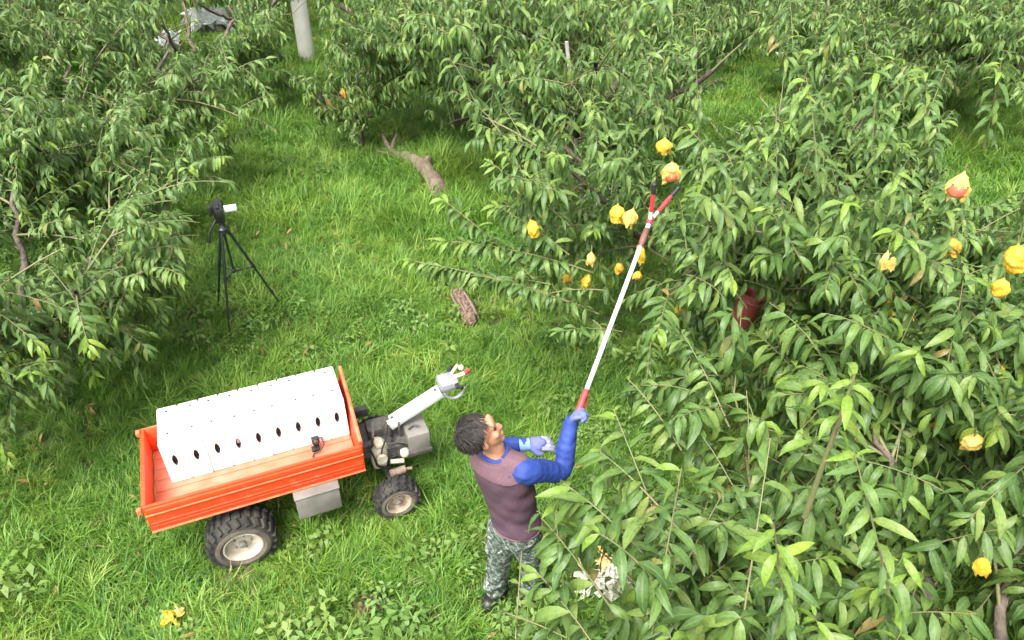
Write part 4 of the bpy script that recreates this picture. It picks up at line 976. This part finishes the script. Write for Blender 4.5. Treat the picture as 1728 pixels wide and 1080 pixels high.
# ------------------------------------------------------------------ picking pole
gpos = WRR + pdir / np.linalg.norm(pdir) * .085 + perp * .028
PD = FORK - gpos; LP = np.linalg.norm(PD); PD /= LP
pole = thing('picking_pole', 'white fruit picking pole with red grip and forked red claw head', 'picking pole', tuple(gpos))
mb = MB(); mb.tube([-PD * .03, PD * (LP - .22)], .0135, 12); mb.build('tube', M_TUBE, pole)
mb = MB(); mb.tube([PD * (LP - .24), PD * (LP - .20), PD * (LP - .12), PD * (LP - .10)], [.016, .021, .020, .013], 10); mb.build('joint', mat('brown_joint_plastic', (.17, .07, .05), (.11, .05, .04), 20, .5), pole)
mb = MB(); mb.tube([PD * (LP - .11), PD * (LP - .04)], .014, 10); mb.build('neck', M_TUBE, pole)
mb = MB(); mb.tube([-PD * .045, -PD * .03, PD * .10, PD * .13], [.015, .020, .019, .015], 10); tr_ = np.cross(PD, v3(0, 0, 1)); mb.tube([PD * .14 + v3(0, 0, -.02), PD * .08 + v3(.02, 0, -.05), -PD * .03 + v3(.02, 0, -.06)], .006, 6); mb.build('grip', M_GRIP, pole)
for (tx, ty, md), side in (((1104, 312, 4.12), -1), ((1144, 318, 4.30), 1)):
    tip = at_y(tx, ty, md) - gpos; root_ = PD * (LP - .05); mid = root_ * .45 + tip * .55 + (tip - root_) * 0
    cl = MB(); cl.tube([root_, root_ + (mid - root_) * .6], .011, 8); c_ = cl.build('claw_arm', M_TUBE, pole)
    c2 = MB(); c2.tube([root_ + (mid - root_) * .5, mid, mid + (tip - mid) * .6], [.013, .014, .012], 8); c2.build('claw_blade', M_PICKRED, c_)
    c3 = MB(); c3.tube([mid + (tip - mid) * .45, tip], [.013, .016], 8); c3.ball(tuple(tip), .017, 8); c3.build('claw_tip', M_BLACK, c_)
mb = MB(); mb.tube([PD * (LP - .075), PD * (LP - .02)], .019, 10); mb.build('pivot', M_PICKRED, pole)

# ------------------------------------------------------------------ props, poles, ground items
def stake(label, a, b_, r0, r1, m=M_STAKE, name='prop_pole', group=None, cat='pole'):
    a = np.asarray(a, float); b_ = np.asarray(b_, float); t_ = thing(name, label, cat, tuple(a), 0, group); rng = np.random.default_rng(int(abs(a[0] * 100)))
    P = [(b_ - a) * t for t in np.linspace(0, 1, 9)]; P = [p + rng.normal(0, r0 * .35, 3) * (0 < i < 8) for i, p in enumerate(P)]
    mb = MB(); mb.tube(P, list(np.linspace(r0, r1, 9)), 9); mb.build('pole_shaft', m, t_)
    tz = MB(); q = (b_ - a) * .82; d = (b_ - a) / np.linalg.norm(b_ - a)
    for k in range(3): tz.tube([q + d * (.02 * k), q + d * (.02 * k + .012)], r1 * 1.35, 9)
    tz.build('tie', M_BLACK, t_)
b0 = at_z(984, 350, 0.0)
stake('thin grey prop pole leaning before the tall dark peach tree', (b0[0], b0[1], -.05), at_y(956, 70, 8.75), .028, .022)
b1 = at_z(1328, 150, 0.0)
stake('thin grey prop pole beside the white scrap beyond the clearing', (b1[0], b1[1], -.05), at_y(1348, 40, b1[1] + .2), .03, .024)
up_ = at_z(521, 112); t_ = thing('utility_pole', 'thick pale concrete utility pole at the back of the orchard', 'utility pole', (up_[0], up_[1], -.1))
mb = MB(); mb.tube([(0, 0, 0), (0, 0, 3), (0, 0, 7.5)], [.150, .130, .10], 20); mb.build('pole_shaft', M_CONC, t_)
mb = MB()
for z in (2.2, 5.6, 6.6): mb.tube([(0, 0, z), (0, 0, z + .06)], .138 if z < 4 else .122, 20)
mb.build('steel_band', M_GREY, t_)
# fallen branch
L0, L1 = at_z(660, 262, .08), at_z(742, 334, .08); t_ = thing('fallen_branch', 'bare brown fallen branch lying in the grass alley', 'branch', tuple((L0 + L1) / 2)); C_ = (L0 + L1) / 2; rng = np.random.default_rng(3)
P = bez(L0, C_ + v3(.22, .18, .16), L1, 10) - C_; P[:, 2] += .03 + rng.normal(0, .012, 10)
mb = MB(); mb.tube([tuple(p) for p in P], list(np.linspace(.062, .125, 10) * rng.uniform(.85, 1.15, 10)), 10); mb.build('log', M_LOG, t_)
mb = MB(); mb.tube([tuple(P[5]), tuple(P[5] + v3(.06, .06, .14))], [.055, .045], 8); mb.build('stub', M_LOG, t_)
mb = MB(); mb.tube([tuple(P[0]), tuple(P[0] + v3(-.14, .24, .16))], [.045, .018], 7); mb.tube([tuple(P[1]), tuple(P[1] + v3(-.30, -.04, .10))], [.035, .012], 7); mb.tube([tuple(P[0]), tuple(P[0] + v3(.06, .3, .16))], [.035, .014], 7); mb.build('side_branch', M_LOG, t_)
wrinkle_late = []
# rotting stump log
S0, S1 = at_z(770, 490, .12), at_z(800, 546, .05); C_ = (S0 + S1) / 2; t_ = thing('rotten_log', 'short dark rough log lying under the low branch tip', 'log', tuple(C_)); rng = np.random.default_rng(5)
ax_ = (S1 - S0) / np.linalg.norm(S1 - S0)
mb = MB(); pts = [(S0 - C_) + ax_ * np.linalg.norm(S1 - S0) * t for t in np.linspace(0, 1, 7)]; mb.tube([tuple(p + rng.normal(0, .012, 3)) for p in pts], [.035, .075, .06, .088, .062, .08, .03], 12); lgm = mb.mesh('log'); wrinkle_late.append((lgm, .045, 60, 8)); link('log', lgm, t_, M_STUMP)
mb = MB()
for k in range(9):
    a = rng.uniform(0, 3.14); d = v3(math.cos(a) * .082, -.02, math.sin(a) * .082); mb.tube([tuple(pts[1] + d), tuple((pts[1] + pts[5]) / 2 + d * 1.12), tuple(pts[5] + d)], [.008, .014, .007], 5)
mb.build('bark_strip', M_LOG, t_)
for a_ in wrinkle_late: wrinkle(*a_)
# red bucket
b2 = at_z(1243, 560); t_ = thing('plastic_bucket', 'faded red plastic bucket tipped against stems under the picked tree', 'bucket', (b2[0], b2[1], .02))
t_.rotation_euler = (rad(-8), rad(14), 0)
mb = MB(); mb.lathe([(.001, 0), (.095, 0), (.10, .01), (.125, .40), (.132, .405), (.134, .42), (.124, .42), (.115, .38), (.092, .03), (.001, .025)], 28); mb.build('bucket_shell', M_BUCKET, t_)
mb = MB(); mb.lathe([(.124, .33), (.130, .335), (.130, .35), (.122, .355)], 28); mb.build('rim_band', M_BUCKET, t_)
mb = MB(); mb.tube([(.13 * math.cos(a), -.02 - .10 * math.sin(a), .40 - .05 * math.sin(a)) for a in np.linspace(0, math.pi, 12)], .005, 6); mb.build('handle', M_GREY, t_)
# waste paper beside the picker
wp = at_z(1018, 985, .08); t_ = thing('waste_paper_heap', 'torn white and orange paper bags heaped under the near leaves', 'waste paper', (wp[0], wp[1], .0))
for k, (dx, dy, dz, w_, h_, m_, r_) in enumerate(((-.06, -.02, .14, .16, .10, M_WPAPER, (.5, .2, .3)), (.05, .0, .16, .14, .09, M_WPAPER, (.3, -.3, 1)), (.10, .04, .22, .05, .14, M_WPAPER, (1.1, .2, 1.3)), (-.10, .04, .16, .08, .08, M_OPAPER, (.7, .3, .2)), (0, .05, .19, .09, .08, M_OPAPER, (.5, -.2, .8)), (-.01, .09, .22, .04, .10, M_PAPERLT, (1.0, 0, .2)), (.0, -.02, .08, .30, .20, M_WPAPER, (.1, .1, 0)))):
    crumple(w_ * 1.15, h_ * 1.15, 40 + k, m_, 'torn_bag', t_, (dx * 1.3, dy * 1.3, dz + .05), r_, 9, .25)
b3 = at_z(1333, 104, .05); t_ = thing('plastic_scrap', 'white plastic scrap on the ground beyond the clearing', 'scrap', (b3[0], b3[1], .12)); crumple(.45, .3, 60, M_WPAPER, 'scrap_sheet', t_, rot=(.3, .1, .2)); crumple(.25, .2, 61, M_WPAPER, 'scrap_fold', t_, (.3, .05, .0), (.5, .3, .8))
for (x, y, w_, h_, sd, lb) in ((352, 28, .85, .5, 70, 'long pale grey sheet covering a heap far behind the alley'), (283, 58, .42, .36, 71, 'small rounded grey sheet bundle far behind the alley')):
    b4 = at_z(x, y, .35); t_ = thing('ground_sheet', lb, 'sheet', (b4[0], b4[1], .30), 0, 'grey covered heaps at the back'); crumple(w_, h_, sd, M_SHEET, 'sheet_cover', t_, rot=(.35, 0, .1), n=9, amp=.45)
    mb = MB(); mb.box((0, .05, -.17), (w_ * .8, h_ * .7, .26), .06); mb.build('heap', M_GREY, t_)
b5 = at_z(1700, 690, .05)

print('TRIS', sum(len(m.polygons) * 2 for m in bpy.data.meshes))
# ------------------------------------------------------------------ grass, weeds (stuff)
def blade_clump(seed, n, spread, L, W, bend, segs=3):
    r = np.random.default_rng(seed); Vs = []; Fs = []; o = 0; la = r.uniform(0, 6.28)
    for _ in range(n):
        b_ = np.array([r.normal(0, spread), r.normal(0, spread), -.01]); az = la + r.normal(0, 1.2); l = L * r.uniform(.5, 1.15); w_ = W * r.uniform(.7, 1.2)
        bd = bend * r.uniform(.5, 1.4); d = np.array([math.cos(az), math.sin(az), 0]); s_ = np.array([-math.sin(az + r.normal(0, .5)), math.cos(az), 0]); p = b_.copy(); th_ = r.uniform(.05, .5)
        for k in range(segs + 1):
            t = k / segs; wd = w_ * (1 - t ** 1.6) * .5 + .0004; Vs += [p - s_ * wd, p + s_ * wd]
            p = p + (d * math.sin(th_) + np.array([0, 0, 1]) * math.cos(th_)) * l / segs; th_ += bd / segs
        for k in range(segs): Fs.append([o + 2 * k, o + 2 * k + 1, o + 2 * k + 3, o + 2 * k + 2])
        o += 2 * (segs + 1)
    return np_mesh('grass_tuft', np.array(Vs), np.array(Fs))
def weed_clump(seed, n, size, leafw, h):
    r = np.random.default_rng(seed); Vs = []; Fs = []; o = 0
    for _ in range(n):
        az = r.uniform(0, 6.28); q = r.uniform(.01, size); z = h * r.uniform(.35, 1); c = np.array([math.cos(az) * q, math.sin(az) * q, z])
        a2 = az + r.normal(0, .8); d = np.array([math.cos(a2), math.sin(a2), r.normal(.0, .3)]); s_ = np.array([-math.sin(a2), math.cos(a2), r.normal(0, .25)]); l = leafw * r.uniform(1.2, 2.0); w_ = leafw * r.uniform(.7, 1)
        Vs += [c, c + d * l * .45 + s_ * w_ * .5 + [0, 0, .004], c + d * l - [0, 0, l * .25], c + d * l * .45 - s_ * w_ * .5 + [0, 0, .004]]; Fs.append([o, o + 1, o + 2, o + 3]); o += 4
        st_ = np.array([math.cos(az), math.sin(az), 0]) * q * .3; sd_ = np.array([.0012, .0012, 0]); Vs += [st_ - sd_, st_ + sd_, c + sd_, c - sd_]; Fs.append([o, o + 1, o + 2, o + 3]); o += 4
    return np_mesh('weed_tuft', np.array(Vs), np.array(Fs))
def scatter(name, meshes, m, P, rot, scl, idx):
    """one object: tufts instanced on given points"""
    srcs = []
    for k, me in enumerate(meshes):
        me.materials.clear(); me.materials.append(m); srcs.append(bpy.data.objects.new(name + '_source', me))
    me = bpy.data.meshes.new(name); me.vertices.add(len(P)); me.vertices.foreach_set('co', np.ascontiguousarray(P, np.float32).ravel())
    a = me.attributes.new('rot', 'FLOAT_VECTOR', 'POINT'); a.data.foreach_set('vector', np.ascontiguousarray(rot, np.float32).ravel())
    set_attr(me, 'scl', scl); a = me.attributes.new('idx', 'INT', 'POINT'); a.data.foreach_set('value', np.ascontiguousarray(idx, np.int32))
    o = link(name, me, None, m, kind='stuff')
    ng = bpy.data.node_groups.new(name, 'GeometryNodeTree'); ng.interface.new_socket('Geometry', in_out='INPUT', socket_type='NodeSocketGeometry'); ng.interface.new_socket('Geometry', in_out='OUTPUT', socket_type='NodeSocketGeometry')
    gi, go = ng.nodes.new('NodeGroupInput'), ng.nodes.new('NodeGroupOutput'); iop = ng.nodes.new('GeometryNodeInstanceOnPoints'); jn = ng.nodes.new('GeometryNodeGeometryToInstance')
    for s_ in reversed(srcs):
        oi = ng.nodes.new('GeometryNodeObjectInfo'); oi.inputs['Object'].default_value = s_; ng.links.new(oi.outputs['Geometry'], jn.inputs[0])
    def na(nm, tp, so):
        n_ = ng.nodes.new('GeometryNodeInputNamedAttribute'); n_.data_type = tp; n_.inputs['Name'].default_value = nm; return [x for x in n_.outputs if x.enabled][0]
    ng.links.new(gi.outputs[0], iop.inputs['Points']); ng.links.new(jn.outputs[0], iop.inputs['Instance']); iop.inputs['Pick Instance'].default_value = True
    ng.links.new(na('idx', 'INT', 0), iop.inputs['Instance Index'])
    e2r = ng.nodes.new('FunctionNodeEulerToRotation'); ng.links.new(na('rot', 'FLOAT_VECTOR', 0), e2r.inputs[0]); ng.links.new(e2r.outputs[0], iop.inputs['Rotation'])
    ng.links.new(na('scl', 'FLOAT', 0), iop.inputs['Scale']); ng.links.new(iop.outputs[0], go.inputs[0])
    md = o.modifiers.new('scatter', 'NODES'); md.node_group = ng; return o
def field(rng, dens):
    """points over the visible ground and a margin round it; denser near the camera"""
    P = []
    for y0, y1, x, dn in ((1.2, 5, 4.6, 1.0), (5, 8, 6.6, .8), (8, 12, 9, .55), (12, 20, 13, .32)):
        n = int((y1 - y0) * 2 * x * dens * dn); P.append(np.stack([rng.uniform(-x, x, n), rng.uniform(y0, y1, n)], 1))
    n = int(dens * 85); q = np.stack([rng.uniform(-17, 17, n), rng.uniform(-3, 25, n)], 1); P.append(q[(np.abs(q[:, 0]) > 4.5 + .42 * np.maximum(q[:, 1] - 3, 0)) | (q[:, 1] < 1.2) | (q[:, 1] > 20)])      # thinner margin outside the view
    P = np.concatenate(P); k = ((P[:, 0] - SOIL[0]) / .17) ** 2 + ((P[:, 1] - SOIL[1]) / .14) ** 2 > rng.uniform(.4, 1.3, len(P)); return P[k]
def fld(x, y, s, seed):
    r = np.random.default_rng(seed); v = 0
    for _ in range(7):
        k = r.normal(0, 1, 2) * s; v = v + np.sin(x * k[0] + y * k[1] + r.uniform(0, 6.28))
    return v / 7
rng = np.random.default_rng(77)
tufts = [blade_clump(k, 30, .035, L, W, b_) for k, (L, W, b_) in enumerate(((.16, .009, 1.5), (.20, .008, 1.9), (.13, .010, 1.1), (.25, .009, 2.1), (.17, .011, 1.7), (.30, .009, 1.9)))]
P = field(rng, 420); n = len(P); z = hgt(P[:, 0], P[:, 1]); f = fld(P[:, 0], P[:, 1], 1.6, 9)
scl = (.82 + .5 * f + rng.normal(0, .16, n)).clip(.45, 1.6) * np.where(P[:, 1] > 8, 1.35, 1)
idx = np.where(rng.random(n) < .10 + .25 * (f > .25), rng.choice([3, 5], n), rng.choice([0, 1, 2, 4], n))
cs, sn = math.cos(CA), math.sin(CA)
for wx_, wy_, wr_ in ((.5, 0, .34), (1.6, -.02, .26), (.5, .77, .34), (1.6, .7, .26)):      # pressed down at tyres and boots
    q = np.hypot(P[:, 0] - (CO[0] + cs * wx_ - sn * wy_), P[:, 1] - (CO[1] + sn * wx_ + cs * wy_)); scl = scl * np.where(q < wr_, .55, 1)
for e_ in (ANR, ANL): scl = scl * np.where(np.hypot(P[:, 0] - e_[0], P[:, 1] - e_[1]) < .16, .6, 1)
scatter('grass', tufts, M_GRASS, np.c_[P, z], np.c_[rng.normal(0, .15, n), rng.normal(0, .15, n), rng.uniform(0, 6.28, n)], scl, idx)
weeds = [weed_clump(20 + k, 20, s_, lw, h) for k, (s_, lw, h) in enumerate(((.07, .018, .10), (.09, .026, .13), (.06, .014, .08), (.10, .034, .16)))]
P = field(rng, 70); f = fld(P[:, 0], P[:, 1], 1.1, 21); P = P[f + rng.normal(0, .18, len(P)) > .24]; n = len(P)
scatter('weeds', weeds, M_WEED, np.c_[P, hgt(P[:, 0], P[:, 1])], np.c_[rng.normal(0, .2, n), rng.normal(0, .2, n), rng.uniform(0, 6.28, n)], rng.uniform(.7, 1.25, n), rng.integers(0, 4, n))
cp = [at_z(x, y)[:2] for x, y in ((600, 1065), (660, 1060), (560, 1072), (505, 1075), (700, 1075), (300, 1078), (20, 1020), (690, 1005))]
P = np.concatenate([np.array(c) + rng.normal(0, .12, (5, 2)) for c in cp]); n = len(P)
scatter('pale_weeds', weeds, M_PALEWEED, np.c_[P, hgt(P[:, 0], P[:, 1])], np.c_[rng.normal(0, .2, n), rng.normal(0, .2, n), rng.uniform(0, 6.28, n)], rng.uniform(1.0, 1.7, n), rng.integers(1, 4, n))
lv = [TPL[4][k] for k in (2, 4, 7)]
P = field(rng, 5); n = len(P)
scatter('fallen_leaves', [np_mesh('fallen_leaf', V_ * .11, Q_) for V_, Q_ in lv], mat('withered_leaf', (.34, .22, .07), (.16, .09, .04), 3, .7, bstr=0), np.c_[P, hgt(P[:, 0], P[:, 1]) + rng.uniform(.03, .13, n)],
        np.c_[rng.normal(0, .5, n), rng.normal(0, .5, n), rng.uniform(0, 6.28, n)], rng.uniform(.6, 1.2, n), rng.integers(0, 3, n))
straw = [blade_clump(60 + k, 9, .03, .26, .006, 2.4) for k in range(3)]
P = field(rng, 14); f = fld(P[:, 0], P[:, 1], 1.3, 33); P = P[f + rng.normal(0, .2, len(P)) > .15]; n = len(P)
scatter('dry_grass', straw, M_STRAW, np.c_[P, hgt(P[:, 0], P[:, 1])], np.c_[rng.normal(0, .3, n), rng.normal(0, .3, n), rng.uniform(0, 6.28, n)], rng.uniform(.6, 1.1, n), rng.integers(0, 3, n))
